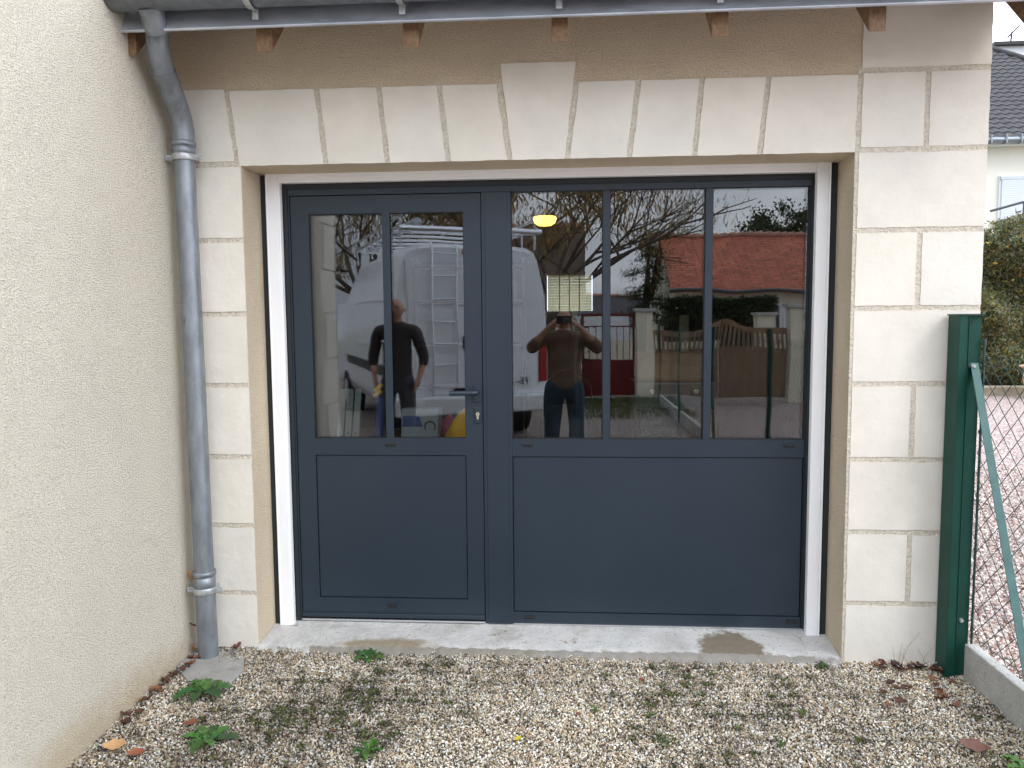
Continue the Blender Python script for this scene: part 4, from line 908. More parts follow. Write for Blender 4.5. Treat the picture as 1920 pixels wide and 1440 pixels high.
# --- people
def hand(cx, cy, cz, dirv, side, outv, r_=0.009, curl=0.5):
    """palm + 5 separate fingers; dirv: fingers direction, side: across palm, outv: towards curl"""
    D, S, U = Vector(dirv).normalized(), Vector(side).normalized(), Vector(outv).normalized(); C_ = Vector((cx, cy, cz)); chs = []
    def P_(v, r2): return (v.x, v.y, v.z, r2)
    palm = C_+D*0.075
    chs.append([P_(C_, 0.026), P_(C_+D*0.04, 0.032), P_(palm, 0.03)])
    for i, (off, ln) in enumerate(((-0.030, 0.068), (-0.010, 0.078), (0.011, 0.073), (0.030, 0.058))):
        a_ = palm+S*off; chs.append([P_(palm, 0.03), P_(a_+D*0.02, 0.0095), P_(a_+D*(0.02+ln*0.45)+U*ln*0.2*curl, 0.0085), P_(a_+D*(0.02+ln*0.8)+U*ln*0.65*curl, 0.0075), P_(a_+D*(0.02+ln*0.85)+U*ln*1.0*curl, 0.006)])
    t0_ = C_+D*0.03; chs.append([P_(C_+D*0.04, 0.032), P_(t0_-S*0.035+D*0.015, 0.012), P_(t0_-S*0.052+D*0.04+U*0.008, 0.0105), P_(t0_-S*0.05+D*0.065+U*0.015, 0.008)])
    return chs
def person(name, label, x, y, H, elbows, hands, hdir, hside, hout, cols, build=1.0, hair=False, sleeves='pushed', headturn=0.0):
    s_ = H/1.80; P0 = empty('person', (x, y, 0), label, 'person')
    zp, zs, zn, zh = 0.96*s_, 1.47*s_, 1.53*s_, 1.66*s_
    sh = 0.185*s_*build
    def body_chains(g=0.0, arms=True, legs=True, torso=True, head=True, arm_to=1.0, leg_bot=0.0):
        b_ = build; ch = []
        T = [(x, y, zp-(0.10 if (torso and not legs) else 0), 0.150*b_+g*(2 if torso and not legs else 1), 0.108*b_+g*(2 if torso and not legs else 1)), (x, y, zp+0.02, 0.155*b_+g, 0.11*b_+g), (x, y, 1.10*s_, 0.145*b_+g, 0.105*b_+g), (x, y-0.005, 1.25*s_, 0.155*b_+g, 0.115*b_+g), (x, y-0.01, 1.38*s_, 0.165*b_+g, 0.115*b_+g), (x, y-0.01, zs-0.01, 0.12*b_+g*1.5, 0.085+g*1.8), (x, y-0.007, zs+0.035, 0.080+g*2.5, 0.070+g*2.5), (x, y-0.005, zn+0.02, 0.060+g*1.6, 0.060+g*1.6)]
        if torso: ch.append(T)
        if head: ch.append([T[-1], (x, y+0.012, zn+0.075*s_, 0.060, 0.066), (x, y+0.022, zh-0.045*s_, 0.066, 0.080), (x, y+0.010, zh+0.015*s_, 0.076, 0.092), (x, y+0.0, zh+0.075*s_, 0.070, 0.088), (x, y-0.005, zh+0.112*s_, 0.038, 0.05)])
        if head:
            ch.append([(x, y+0.010, zh+0.015*s_, 0.076), (x, y+0.100, zh+0.006, 0.014), (x, y+0.122, zh-0.018, 0.013)])   # nose
            for q in (-1, 1): ch.append([(x, y+0.010, zh+0.015*s_, 0.076), (x+q*0.080, y, zh+0.0, 0.016, 0.02), (x+q*0.088, y-0.008, zh-0.004, 0.012, 0.022)])  # ears
        for i, q in enumerate((-1, 1)):
            E_ = elbows[i]; Hd = hands[i]; S0 = (x+q*sh, y-0.01, zs-0.02, 0.062*b_+g)
            mid = [(S0[j]+E_[j])/2 for j in range(3)]; fm = [E_[j]+(Hd[j]-E_[j])*0.45 for j in range(3)]
            if arms:
                c_ = [(x, y-0.01, zs-0.01, 0.12*b_+g*1.5, 0.085+g*1.8), S0, (*mid, 0.052*b_+g), (*E_, 0.044*b_+g)]
                if arm_to > 0.3: c_.append((*fm, 0.040+g))
                if arm_to >= 1: c_.append((*Hd, 0.027))
                ch.append(c_)
            if legs:
                hx = x+q*0.095*s_*b_; lx = x+q*0.125*s_
                ch.append([T[0], (hx, y, zp-0.09, 0.095*b_+g), (hx+q*0.01, y+0.005, 0.74*s_, 0.082*b_+g), (lx, y+0.01, 0.50*s_, 0.060*b_+g), (lx, y-0.01, 0.34*s_, 0.058*b_+g), (lx, y-0.01, 0.12, 0.045+g*1.4)])
        return ch
    ch = body_chains()
    for i in (0, 1): 
        hc = hand(*hands[i], hdir[i], hside[i], hout[i]); ch += hc
    for q in (-1, 1):
        lx = x+q*0.125*s_; ch.append([(lx, y-0.01, 0.12, 0.045), (lx, y-0.01, 0.06, 0.04), (lx+q*0.01, y+0.12, 0.035, 0.035)])
    skin_mesh('body', ch, 'skin', P0)
    skin_mesh('shirt', body_chains(g=0.016, legs=False, head=False, arm_to=0.5 if sleeves == 'pushed' else 0.6), cols[0], P0)
    skin_mesh('trousers', [c_ for c_ in body_chains(g=0.014, arms=False, head=False, torso=False)]+[[(x, y, zp, 0.155*build+0.014, 0.11*build+0.014), (x, y, zp+0.09, 0.15*build+0.010, 0.108*build+0.010)]], cols[1], P0)
    for q in (-1, 1):
        lx = x+q*0.125*s_; sh_ = MB(); sh_.tube([(lx, y-0.08, 0.05), (lx, y+0.02, 0.055), (lx+q*0.01, y+0.12, 0.045), (lx+q*0.012, y+0.19, 0.035)], [0.042, 0.05, 0.048, 0.03], 12)
        sh_.build('shoe', 'black', P0)
        ey_ = MB(); ey_.lathe([(0.0, -0.006), (0.010, -0.003), (0.0115, 0.0), (0.010, 0.003), (0.0, 0.006)], 10, (x+q*0.031, y+0.1045, zh+0.022)); ey_.build('eye', 'black', P0)
    for q in (-1, 1):
        eb = MB(); eb.tube([(x+q*0.014, y+0.110, zh+0.036), (x+q*0.034, y+0.107, zh+0.042), (x+q*0.050, y+0.094, zh+0.036)], 0.0042, 6); eb.build('eyebrow', 'hair', P0)
    mo_ = MB(); mo_.tube([(x-0.024, y+0.100, zh-0.050), (x, y+0.110, zh-0.053), (x+0.024, y+0.100, zh-0.050)], 0.0050, 6); mo_.build('mouth', 'red_paint', P0)
    if hair:
        hm = MB(); prof_ = [(0.0, 0.122), (0.05, 0.112), (0.082, 0.075), (0.093, 0.03), (0.088, -0.01), (0.07, -0.03)]
        hm.lathe([(a_*s_, b_q) for a_, b_q in prof_], 20, (x, y-0.018, zh+0.02)); hm.build('hair', 'hair', P0)
    return P0
# bald man standing by the van, arms down, thumbs at his pockets
mxp, myp = -1.78, -3.95
person('person', 'bald man in dark jumper and grey trousers, hands by his pockets, mirrored in the door', mxp, myp, 1.86,
       [(mxp-0.275, myp-0.05, 1.20), (mxp+0.275, myp-0.05, 1.20)], [(mxp-0.235, myp+0.06, 0.98), (mxp+0.235, myp+0.06, 0.98)],
       [(0.25, 0.1, -1), (-0.25, 0.1, -1)], [(0, -1, 0), (0, -1, 0)], [(1, 0, 0), (-1, 0, 0)], ('shirt_dark', 'trouser_grey'))
bdg = MB().box(mxp-0.13, mxp-0.085, myp+0.142, myp+0.15, 1.37, 1.39)
tag(bdg.build('badge', 'white_paint'), 'tiny white name badge on the chest of the dark jumper', 'badge')
# photographer holding the phone
px_, py_ = 0.0, -3.90
person('person', 'photographer in brown sweater holding up a phone with both elbows out', px_, py_, 1.74,
       [(px_-0.36, py_+0.05, 1.27), (px_+0.36, py_+0.05, 1.27)], [(px_-0.135, py_+0.29, 1.545), (px_+0.135, py_+0.29, 1.545)],
       [(0.75, 0.35, 0.45), (-0.75, 0.35, 0.45)], [(0, -0.3, 1), (0, -0.3, 1)], [(0.6, 0.2, 0.2), (-0.6, 0.2, 0.2)], ('sweater_brown', 'trouser_blue'), build=1.16, hair=True, sleeves='long')
ph_ = empty('phone', (0, -3.52, 1.6), 'black mobile phone held level in both hands of the photographer', 'phone')
MB().box(-0.078, 0.078, -3.522, -3.513, 1.562, 1.638).build('phone_body', 'black', ph_, bevel=0.003)
rg = MB(); rg.tube([(0.02+0.020*math.cos(t_*math.pi/12), -3.5125, 1.60+0.020*math.sin(t_*math.pi/12)) for t_ in range(25)], 0.0018, 6); rg.build('ring', 'chrome', ph_)

# --- houses, gates, trees across the drive
def house_box(name, label, x0, x1, y0, y1, ze, zr, wallm, roofm, extra=None, over=0.35):
    h = empty(name, ((x0+x1)/2, (y0+y1)/2, 0), label, 'house'); ym = (y0+y1)/2
    w_ = MB(); w_.prism_x([(y0, -0.1), (y1, -0.1), (y1, ze), (ym, zr-0.12), (y0, ze)], x0, x1); w_.build('wall', wallm, h)
    r_ = MB(); sl_ = (zr-ze)/(ym-y0)
    r_.prism_x([(y0-over, ze-over*sl_), (ym, zr), (y1+over, ze-over*sl_), (y1+over, ze-over*sl_+0.1), (ym, zr+0.1), (y0-over, ze-over*sl_+0.1)], x0-0.25, x1+0.25)
    ro = r_.build('roof', roofm, h, uv=True)
    rd = MB()
    k_ = int((x1-x0+0.5)/0.36)
    for i in range(k_): rd.tube([(x0-0.25+i*0.36, ym, zr+0.12), (x0-0.25+i*0.36+0.36, ym, zr+0.14)], [0.09, 0.13], 8)
    rd.build('ridge_tiles', 'tiles_ridge' if 'tiles_ridge' in MT else roofm, ro)
    return h
MT['tiles_ridge'] = pbr('tiles_ridge', (0.42, 0.22, 0.16), 0.85, var=0.2)
rh = house_box('house', 'low cream house with steep red tiled roof mirrored in the right hand panes', 4.3, 17.0, -33.2, -25.95, 2.75, 5.0, 'cream_wall', 'tiles_red')
g_ = MB(); g_.tube([(4.0, -25.5, 2.62), (17.2, -25.5, 2.62)], 0.07, 8); g_.build('gutter', 'dark_metal', rh)
for xw in (7.4, 8.9, 12.5):
    w_ = MB(); w_.box(xw, xw+0.9, -25.95, -25.90, 0.9, 2.1); wq = w_.build('window', 'white_paint', rh)
    MB().box(xw+0.08, xw+0.82, -25.90, -25.885, 0.98, 2.02).build('window_glass', 'dark_glass', wq)
    MB().box(xw+0.95, xw+1.4, -25.95, -25.90, 0.9, 2.1).build('shutter', 'shutter', wq)
bhouse = house_box('house', 'brown tiled house rising behind the van, mirrored beside the lit lamp', -2.3, 0.45, -30.0, -21.0, 2.2, 5.0, 'cream_wall', 'tiles_brown')
gh = house_box('house', 'small distant grey roofed house mirrored beyond the burgundy gate', 0.9, 4.2, -40, -36, 1.9, 2.75, 'white_paint', 'tiles_slate')
MB().box(2.4, 3.1, -36.0, -35.95, 1.1, 1.75).build('window', 'dark_glass', gh)
# gate pillars
def pillar(x, y, w_, h, label):
    p0 = empty('gate_pillar', (x, y, 0), label, 'gate pillar', 'rendered gate pillars')
    MB().box(x-w_/2, x+w_/2, y-w_/2, y+w_/2, -0.1, h).build('shaft', 'cream_wall', p0)
    c_ = MB(); c_.prism_z([(x-w_/2-0.05, y-w_/2-0.05), (x+w_/2+0.05, y-w_/2-0.05), (x+w_/2+0.05, y+w_/2+0.05), (x-w_/2-0.05, y+w_/2+0.05)], h, h+0.07)
    c_.build('coping', 'kerb', p0, bevel=0.01); return p0
pillar(1.56, -10.96, 0.32, 1.76, 'cream rendered gate pillar between the burgundy gate and the wooden gate')
pillar(4.44, -10.96, 0.32, 1.78, 'cream rendered gate pillar at the far right end of the wooden gate')
pillar(4.62, -14.0, 0.40, 1.62, 'squat cream rendered pillar standing behind the wooden gate')
# wooden gate, two leaves with a curved top
wg = empty('wooden_gate', (3.0, -10.96, 0), 'brown wooden double gate with a wavy arched top and slotted upper part', 'gate')
def topz(x): 
    t_ = (x-1.75)/(4.25-1.75); return 1.36+0.24*math.exp(-((t_-0.52)/0.13)**2)+0.03*math.cos(t_*6.28)
for (xa, xb) in ((1.75, 2.98), (3.0, 4.25)):
    lf_ = MB(); n_ = 14; dxx = (xb-xa)/n_
    lf_.box(xa, xb, -10.985, -10.955, 0.08, 0.95); lf_.box(xa, xb, -10.995, -10.945, 0.95, 1.02)
    pts = [(xa+(xb-xa)*i/16, topz(xa+(xb-xa)*i/16)) for i in range(17)]
    lf_.prism_y(pts[::-1]+[(p[0], p[1]-0.11) for p in pts], -10.995, -10.945)
    for i in range(n_+1):
        x = xa+i*dxx; lf_.box(max(xa, x-dxx*0.3), min(xb, x+dxx*0.3), -10.98, -10.96, 1.02, topz(min(max(x, xa), xb))-0.10)
    lf_.build('gate_leaf', 'wood', wg)
# burgundy metal gate with grille
rg_ = empty('metal_gate', (0.9, -11.1, 0), 'burgundy metal gate with solid lower panel and open grille above', 'gate')
q = MB(); q.box(0.35, 1.38, -11.12, -11.08, 0.06, 0.80); q.build('panel', 'red_paint', rg_)
q = MB(); q.box(0.35, 1.38, -11.12, -11.08, 1.66, 1.71); q.box(0.35, 0.40, -11.12, -11.08, 0.8, 1.66); q.box(1.33, 1.38, -11.12, -11.08, 0.8, 1.66)
for i in range(7): q.box(0.48+i*0.13, 0.495+i*0.13, -11.11, -11.09, 0.8, 1.45)
q.box(0.40, 1.33, -11.11, -11.09, 1.44, 1.465); q.build('grille', 'red_paint', rg_)
tag(MB().box(-1.5, 4.2, -17.0, -16.8, 0, 1.0).build('garden_wall', 'cream_wall'), 'low cream garden wall behind the burgundy gate', 'wall')
wp = MB(); wp.box(0.3, 1.9, -19.0, -18.9, 0.9, 1.72); tag(wp.build('white_trailer', 'white_paint'), 'plain white panel sided trailer beyond the grille of the burgundy gate', 'trailer')
MB().tube([(0.6, -18.95, 0.35), (0.6, -18.75, 0.35)], 0.34, 20).build('wheel', 'tyre', bpy.data.objects['white_trailer'])
MB().tube([(1.6, -18.95, 0.35), (1.6, -18.75, 0.35)], 0.34, 20).build('wheel', 'tyre', bpy.data.objects['white_trailer'])
# clipped hedge in front of the red-roofed house
h2 = empty('hedge', (5, -18.5, 0), 'dark green clipped hedge mirrored under the eaves of the red tiled house', 'hedge')
n = 16000; X = rng.uniform(2.9, 6.0, n); Yh = -17.9-rng.random(n)**2*1.2; Zh = rng.random(n)*2.05+0.05
k = rng.random(n) < 0.35; Zh[k] = 2.05+0.06*rng.normal(size=k.sum())
leaves('foliage', np.stack([X, Yh, Zh], 1), 0.10, 0.06, [(0.03, 0.05, 0.018), (0.045, 0.07, 0.025), (0.02, 0.035, 0.015)], parent=h2)
MB().box(3.0, 5.9, -19.0, -18.15, 0, 1.9).build('branches', 'bark', h2)

def crown(pts, n_per, spread, ln, wd, cols, parent, name='crown', down=0.0):
    C_ = np.repeat(np.array(pts), n_per, 0)+rng.normal(size=(len(pts)*n_per, 3))*np.array(spread); return leaves(name, C_, ln, wd, cols, parent=parent, down=down)
def branching(base, h, r_, depth, tips, mb, d0=(0, 0, 1), spread=0.5, shrink=0.72, up_=0.25):
    p = Vector(base); d_ = Vector(d0).normalized(); path = [p.copy()]; nseg = 4
    for i in range(nseg):
        d_ = (d_+Vector((random.gauss(0, 0.10), random.gauss(0, 0.10), random.gauss(0, 0.06)+0.03))).normalized(); p = p+d_*h/nseg; path.append(p.copy())
        if depth <= 1: tips.append((p.copy(), d_.copy()))
    mb.tube(path, [r_*(1-0.35*i/nseg) for i in range(nseg+1)], 7 if depth > 2 else 4, caps=False)
    if depth == 0: return
    for i in range(3 if depth > 1 else 4):
        nd = (d_+Vector((random.gauss(0, spread), random.gauss(0, spread), random.gauss(0, spread*0.6)+up_*0.3))).normalized()
        start = path[-1] if i == 0 else path[random.randint(2, 4)]
        branching(start, h*shrink*random.uniform(0.8, 1.15), r_*0.62, depth-1, tips, mb, nd, spread, shrink, up_)
# autumn tree overhanging the drive
def autumn_tree(bx_, by_, seed, label, nb, keepf, ln=1.45):
    random.seed(seed); t0_ = empty('autumn_tree', (bx_, by_, 0), label, 'tree'); mb = MB(); tips = []
    mb.tube([(bx_, by_, -0.1), (bx_+0.04, by_, 1.2), (bx_+0.1, by_+0.05, 2.1)], [0.15, 0.12, 0.10], 10)
    for k_ in range(nb):
        a_ = k_*2*math.pi/nb; branching((bx_+0.1, by_+0.05, 2.0+0.03*k_), ln, 0.05, 3, tips, mb, (math.cos(a_)*1.2, math.sin(a_)*0.6, 0.62), 0.55, 0.75)
    mb.build('trunk', 'bark', t0_); tp = np.array([t_[0][:] for t_ in tips]); tp = tp[(tp[:, 2] > 2.6)]; tp = tp[rng.random(len(tp)) < keepf(tp)]
    crown(tp, 10, (0.13, 0.13, 0.16), 0.15, 0.020, [(0.36, 0.20, 0.07), (0.26, 0.15, 0.06), (0.50, 0.33, 0.09), (0.24, 0.22, 0.08), (0.18, 0.12, 0.06)], t0_, 'crown', down=1.5)
autumn_tree(-0.35, -12.2, 19, 'half bare autumn tree with drooping brown pods above the photographer and the lamp', 10, lambda t: np.clip(0.75-t[:, 0]*0.16, 0.25, 1), 1.65)
autumn_tree(-4.6, -12.9, 23, 'yellowing autumn tree mirrored above the roof rack of the white van', 9, lambda t: np.full(len(t), 0.95), 1.6)
# conifers and a round tree in the distance
def conifer(x, y, h, label, name='pine_tree', w_=1.6, seed=1, z0=0.25):
    rr = random.Random(seed); t0_ = empty(name, (x, y, 0), label, 'tree'); m_b = MB()
    m_b.tube([(x, y, -0.1), (x+0.05, y, h*0.5), (x, y, h)], [0.22, 0.14, 0.03], 8); pts = []
    for i in range(26):
        z = h*(z0+(1-z0)*rr.random()); l_ = w_*(1.05-z/h)*rr.uniform(0.6, 1.2)+0.25; a_ = rr.random()*6.28
        e_ = (x+l_*math.cos(a_), y+l_*math.sin(a_), z-0.15*l_); m_b.tube([(x, y, z), e_], [0.04, 0.012], 5)
        for j in range(6): t_ = 0.3+0.7*rr.random(); pts.append((x+l_*t_*math.cos(a_), y+l_*t_*math.sin(a_), z-0.15*l_*t_))
    m_b.build('trunk', 'bark', t0_); crown(pts, 45, (0.2, 0.2, 0.13), 0.16, 0.03, [(0.03, 0.05, 0.025), (0.05, 0.07, 0.03), (0.02, 0.03, 0.02)], t0_)
conifer(3.45, -28.5, 4.9, 'dark ragged pine mirrored at the gable end of the red tiled house', w_=1.5, seed=4)
conifer(9.9, -20.5, 9.5, 'tall pine whose branch tips show in the top corner of the right pane', w_=4.0, seed=9, z0=0.55)
t2 = empty('broadleaf_tree', (12.9, -42, 0), 'round green tree showing above the ridge of the red tiled roof', 'tree')
mb = MB(); mb.tube([(12.9, -42, -0.1), (12.9, -42, 5)], [0.3, 0.15], 8); mb.build('trunk', 'bark', t2)
pts = [(12.9+random.gauss(0, 1.0), -42+random.gauss(0, 0.9), 6.2+random.gauss(0, 0.75)) for _ in range(60)]
crown(pts, 110, (0.35, 0.35, 0.28), 0.2, 0.12, [(0.04, 0.06, 0.02), (0.07, 0.09, 0.03), (0.03, 0.04, 0.015)], t2)
sh1 = empty('shrub', (0.3, -10.6, 0), 'dark green shrub growing beside the burgundy gate', 'shrub')
pts = [(0.1+random.gauss(0, 0.2), -10.75+random.gauss(0, 0.12), 0.8+random.gauss(0, 0.45)) for _ in range(30)]
crown(pts, 90, (0.10, 0.10, 0.12), 0.07, 0.035, [(0.04, 0.055, 0.02), (0.07, 0.08, 0.025)], sh1, 'foliage'); MB().tube([(0.1, -10.75, 0), (0.1, -10.75, 1.0)], 0.03, 6).build('stem', 'bark', sh1)
gr_ = leaves('grass', np.stack([rng.uniform(0.2, 2.1, 3000), -10.7+2.6*rng.random(3000)**2, rng.uniform(0, 0.06, 3000)], 1), 0.12, 0.012, [(0.06, 0.09, 0.02), (0.10, 0.12, 0.03)], up=1.2); gr_['kind'] = 'stuff'

# ============================================================ INSIDE THE GARAGE
lam = empty('ceiling_lamp', (-0.13, 1.7, 2.62), 'glowing yellow glass bowl lamp hanging inside behind the second pane', 'lamp')
MB().lathe([(0.0, 2.222), (0.045, 2.228), (0.070, 2.245), (0.078, 2.272), (0.074, 2.285), (0.0, 2.287)], 24, (-0.13, 1.7, 0)).build('lamp_shade', 'lamp', lam)
MB().tube([(-0.13, 1.7, 2.285), (-0.13, 1.7, 2.62)], 0.009, 8).build('stem', 'brass', lam)
# flat-top gas grill with domed cover
gl_ = empty('gas_grill', (0.62, 1.0, 0.05), 'grey gas grill with two round chrome knobs and domed brown lid inside the garage', 'grill')
q = MB(); q.box(0.40, 0.86, 0.90, 1.30, 1.08, 1.235); q.build('body', 'grey_enamel', gl_, bevel=0.012)
for x in (0.499, 0.743): MB().tube([(x, 0.899, 1.186), (x, 0.872, 1.186), (x, 0.866, 1.186)], [0.023, 0.021, 0.014], 20).build('knob', 'chrome', gl_)
q = MB(); q.prism_x([(0.92, 1.236), (1.28, 1.236), (1.26, 1.34), (1.18, 1.40), (1.02, 1.40), (0.94, 1.34)], 0.42, 0.84); q.build('lid', 'wood', gl_, bevel=0.02)
q = MB(); q.box(0.44, 0.66, 0.93, 1.25, 0.55, 1.079); q.build('cabinet', 'grey_enamel', gl_)
for x in (0.42, 0.82):
    for y in (0.94, 1.26): MB().box(x-0.015, x+0.015, y-0.015, y+0.015, 0.05, 1.0805).build('leg', 'black', gl_)
# bench by the door with odds and ends
bn_ = empty('workbench', (-0.9, 0.85, 0.05), 'rough wooden bench just inside the door carrying boxes and cloths', 'workbench')
MB().box(-1.35, -0.45, 0.55, 1.15, 0.88, 0.93).build('bench_top', 'wood', bn_)
for x in (-1.30, -0.50):
    for y in (0.60, 1.10): MB().box(x-0.03, x+0.03, y-0.03, y+0.03, 0.05, 0.8795).build('leg', 'wood', bn_)
bx = empty('carton', (-0.82, 0.8, 0.93), 'white and blue printed carton lying on the bench behind the door pane', 'carton')
q = MB(); q.prism_x([(0.72, 0.931), (0.88, 0.931), (0.92, 1.09), (0.76, 1.10)], -0.925, -0.715); q.build('box', 'carton_white', bx, bevel=0.004)
q = MB(); q.quad((-0.915, 0.7300, 1.0), (-0.80, 0.7300, 1.0), (-0.825, 0.7455, 1.06), (-0.915, 0.7455, 1.06)); q.build('blue_label', 'blue_plastic', bx)
q = MB(); q.tube([(-0.76+0.03*math.cos(t_), 0.735, 1.0+0.03*math.sin(t_)) for t_ in np.linspace(0, 6.28, 20)], 0.004, 6); q.build('printed_ring', 'black', bx)
def cloth(name, label, mat, cx, cy, z0, rx, rz, seed):
    rr = random.Random(seed); m_b = MB(); nn_, mm_ = 16, 12; v = []
    for i in range(mm_+1):
        f1 = i/mm_
        for j in range(nn_):
            t_ = 2*math.pi*j/nn_; r_ = (1-f1**2.2)*(1+0.28*math.sin(4*t_+seed+3*f1)+0.1*rr.uniform(-1, 1))+0.03
            v.append((cx+rx*r_*math.cos(t_)+0.03*f1, cy+rx*0.7*r_*math.sin(t_), z0+rz*f1))
    m_b.add(v, [(i*nn_+j, i*nn_+(j+1) % nn_, (i+1)*nn_+(j+1) % nn_, (i+1)*nn_+j) for i in range(mm_) for j in range(nn_)], smooth=True)
    return tag(m_b.build(name, mat), label, 'cloth')
cloth('yellow_cloth', 'crumpled bright yellow cloth heaped on the bench beside the door lock', 'yellow_cloth', -0.60, 0.78, 0.931, 0.075, 0.165, 3)
cloth('pink_cloth', 'crumpled dark pink cloth between the carton and the yellow cloth', 'pink_cloth', -0.70, 0.92, 0.931, 0.055, 0.12, 5)
cloth('teal_cloth', 'small dark teal cloth behind the yellow cloth on the bench', 'teal_cloth', -0.66, 1.02, 0.931, 0.05, 0.14, 8)
# tool with yellow grips
tg = empty('caulking_gun', (-1.07, 0.8, 0.93), 'blue hand tool with yellow grips standing on the bench by the muntin', 'tool')
MB().tube([(-1.075, 0.8, 0.931), (-1.06, 0.8, 1.16)], [0.03, 0.022], 12).build('barrel', 'blue_plastic', tg)
q = MB(); q.tube([(-1.095, 0.8, 1.165), (-1.05, 0.8, 1.20)], 0.012, 8); q.tube([(-1.09, 0.8, 1.20), (-1.045, 0.8, 1.235)], 0.012, 8); q.build('grip', 'yellow_plastic', tg)
q = MB()
slt = empty('leaning_slats', (-1.24, 0.8, 0.93), 'three pale drilled slats leaning on the bench in the lower left of the door pane', 'slats')
for i in range(3):
    x = -1.29+i*0.045; q = MB(); q.add([(x, 0.70, 0.931), (x+0.035, 0.70, 0.931), (x+0.035, 0.72, 0.931), (x, 0.72, 0.931), (x-0.03, 0.90, 1.20), (x+0.005, 0.90, 1.20), (x+0.005, 0.92, 1.20), (x-0.03, 0.92, 1.20)],
                                  [(3, 2, 1, 0), (4, 5, 6, 7), (0, 1, 5, 4), (1, 2, 6, 5), (2, 3, 7, 6), (3, 0, 4, 7)])
    q.build('slat', 'pale_board', slt)
MT['drill'] = MT['black']
q = MB()
for i in range(3):
    for t_ in (0.12, 0.88):
        c_ = Vector((-1.29+i*0.045+0.0175-0.03*t_, 0.70+0.20*t_-0.001, 0.931+0.269*t_)); q.tube([c_, c_+Vector((0, -0.0015, 0.001))], 0.004, 8)
q.build('drill_holes', 'black', slt)
# workshop vacuum with hose
vc = empty('vacuum_cleaner', (0.02, 1.2, 0.05), 'black drum vacuum cleaner with a thick hose standing up inside the garage', 'vacuum cleaner')
MB().lathe([(0.0, 0.05), (0.17, 0.05), (0.19, 0.12), (0.19, 0.85), (0.17, 0.98), (0.10, 1.06), (0.0, 1.08)], 28, (0.02, 1.2, 0)).build('drum', 'black', vc)
q = MB(); q.tube([(-0.15, 1.2, 0.95)]+[(0.02+0.15*math.cos(t_), 1.2, 1.12+0.17*math.sin(t_)) for t_ in np.linspace(math.pi, 0, 14)]+[(0.19, 1.2, 0.95)], 0.006, 8); q.build('handle_hoop', 'black', vc)
q = MB(); q.tube(smooth_path([(0.08, 1.12, 0.9), (0.075, 1.06, 1.10), (0.06, 1.05, 1.30), (0.07, 1.06, 1.46), (0.06, 1.07, 1.56), (0.03, 1.08, 1.585)], 5), [0.020]*12+[0.026]*9+[0.022]*5, 12); q.build('hose', 'black', vc)
cb = empty('cardboard_box', (0.72, 1.3, 0.05), 'brown cardboard box on the crate beneath the grey grill', 'box')
MB().box(0.67, 0.95, 1.31, 1.6, 0.72, 1.05).build('box', 'cardboard', cb)
tag(MB().box(0.64, 1.0, 1.305, 1.65, 0.05, 0.7195).build('wooden_crate', 'wood_pale'), 'pale wooden crate on the floor under the cardboard box', 'crate')
for i, (x, lb) in enumerate(((0.56, 'pale upright board standing behind the grill lid, left one'), (0.78, 'pale upright board standing behind the grill lid, right one'))):
    tag(MB().box(x, x+0.06, 1.75, 1.78, 0.05, 1.62).build('upright_board', 'wood_pale'), lb, 'board')
sv = empty('shelving', (-1.2, 4.6, 0.05), 'tall dim wooden shelving against the back of the garage behind the door', 'shelving')
for z in (0.3, 0.8, 1.3, 1.8, 2.2): MB().box(-1.75, -0.45, 5.2, 5.7, z, z+0.03).build('shelf', 'wood_pale', sv)
for x in (-1.74, -0.48): MB().box(x, x+0.03, 5.2, 5.7, 0.05, 2.3).build('upright', 'wood_pale', sv)
for i, (x, w_, z, h_, m_, lb) in enumerate(((-1.6, 0.3, 1.33, 0.25, 'cardboard', 'cardboard box on the middle shelf, left'), (-1.1, 0.25, 1.33, 0.3, 'white_paint', 'white tub on the middle shelf, right'), (-0.9, 0.35, 1.83, 0.22, 'cardboard', 'cardboard box on the upper shelf'))):
    tag(MB().box(x, x+w_, 5.25, 5.6, z, z+h_).build('storage_box', m_, bevel=0.005), lb+' of the shelving deep inside', 'box')

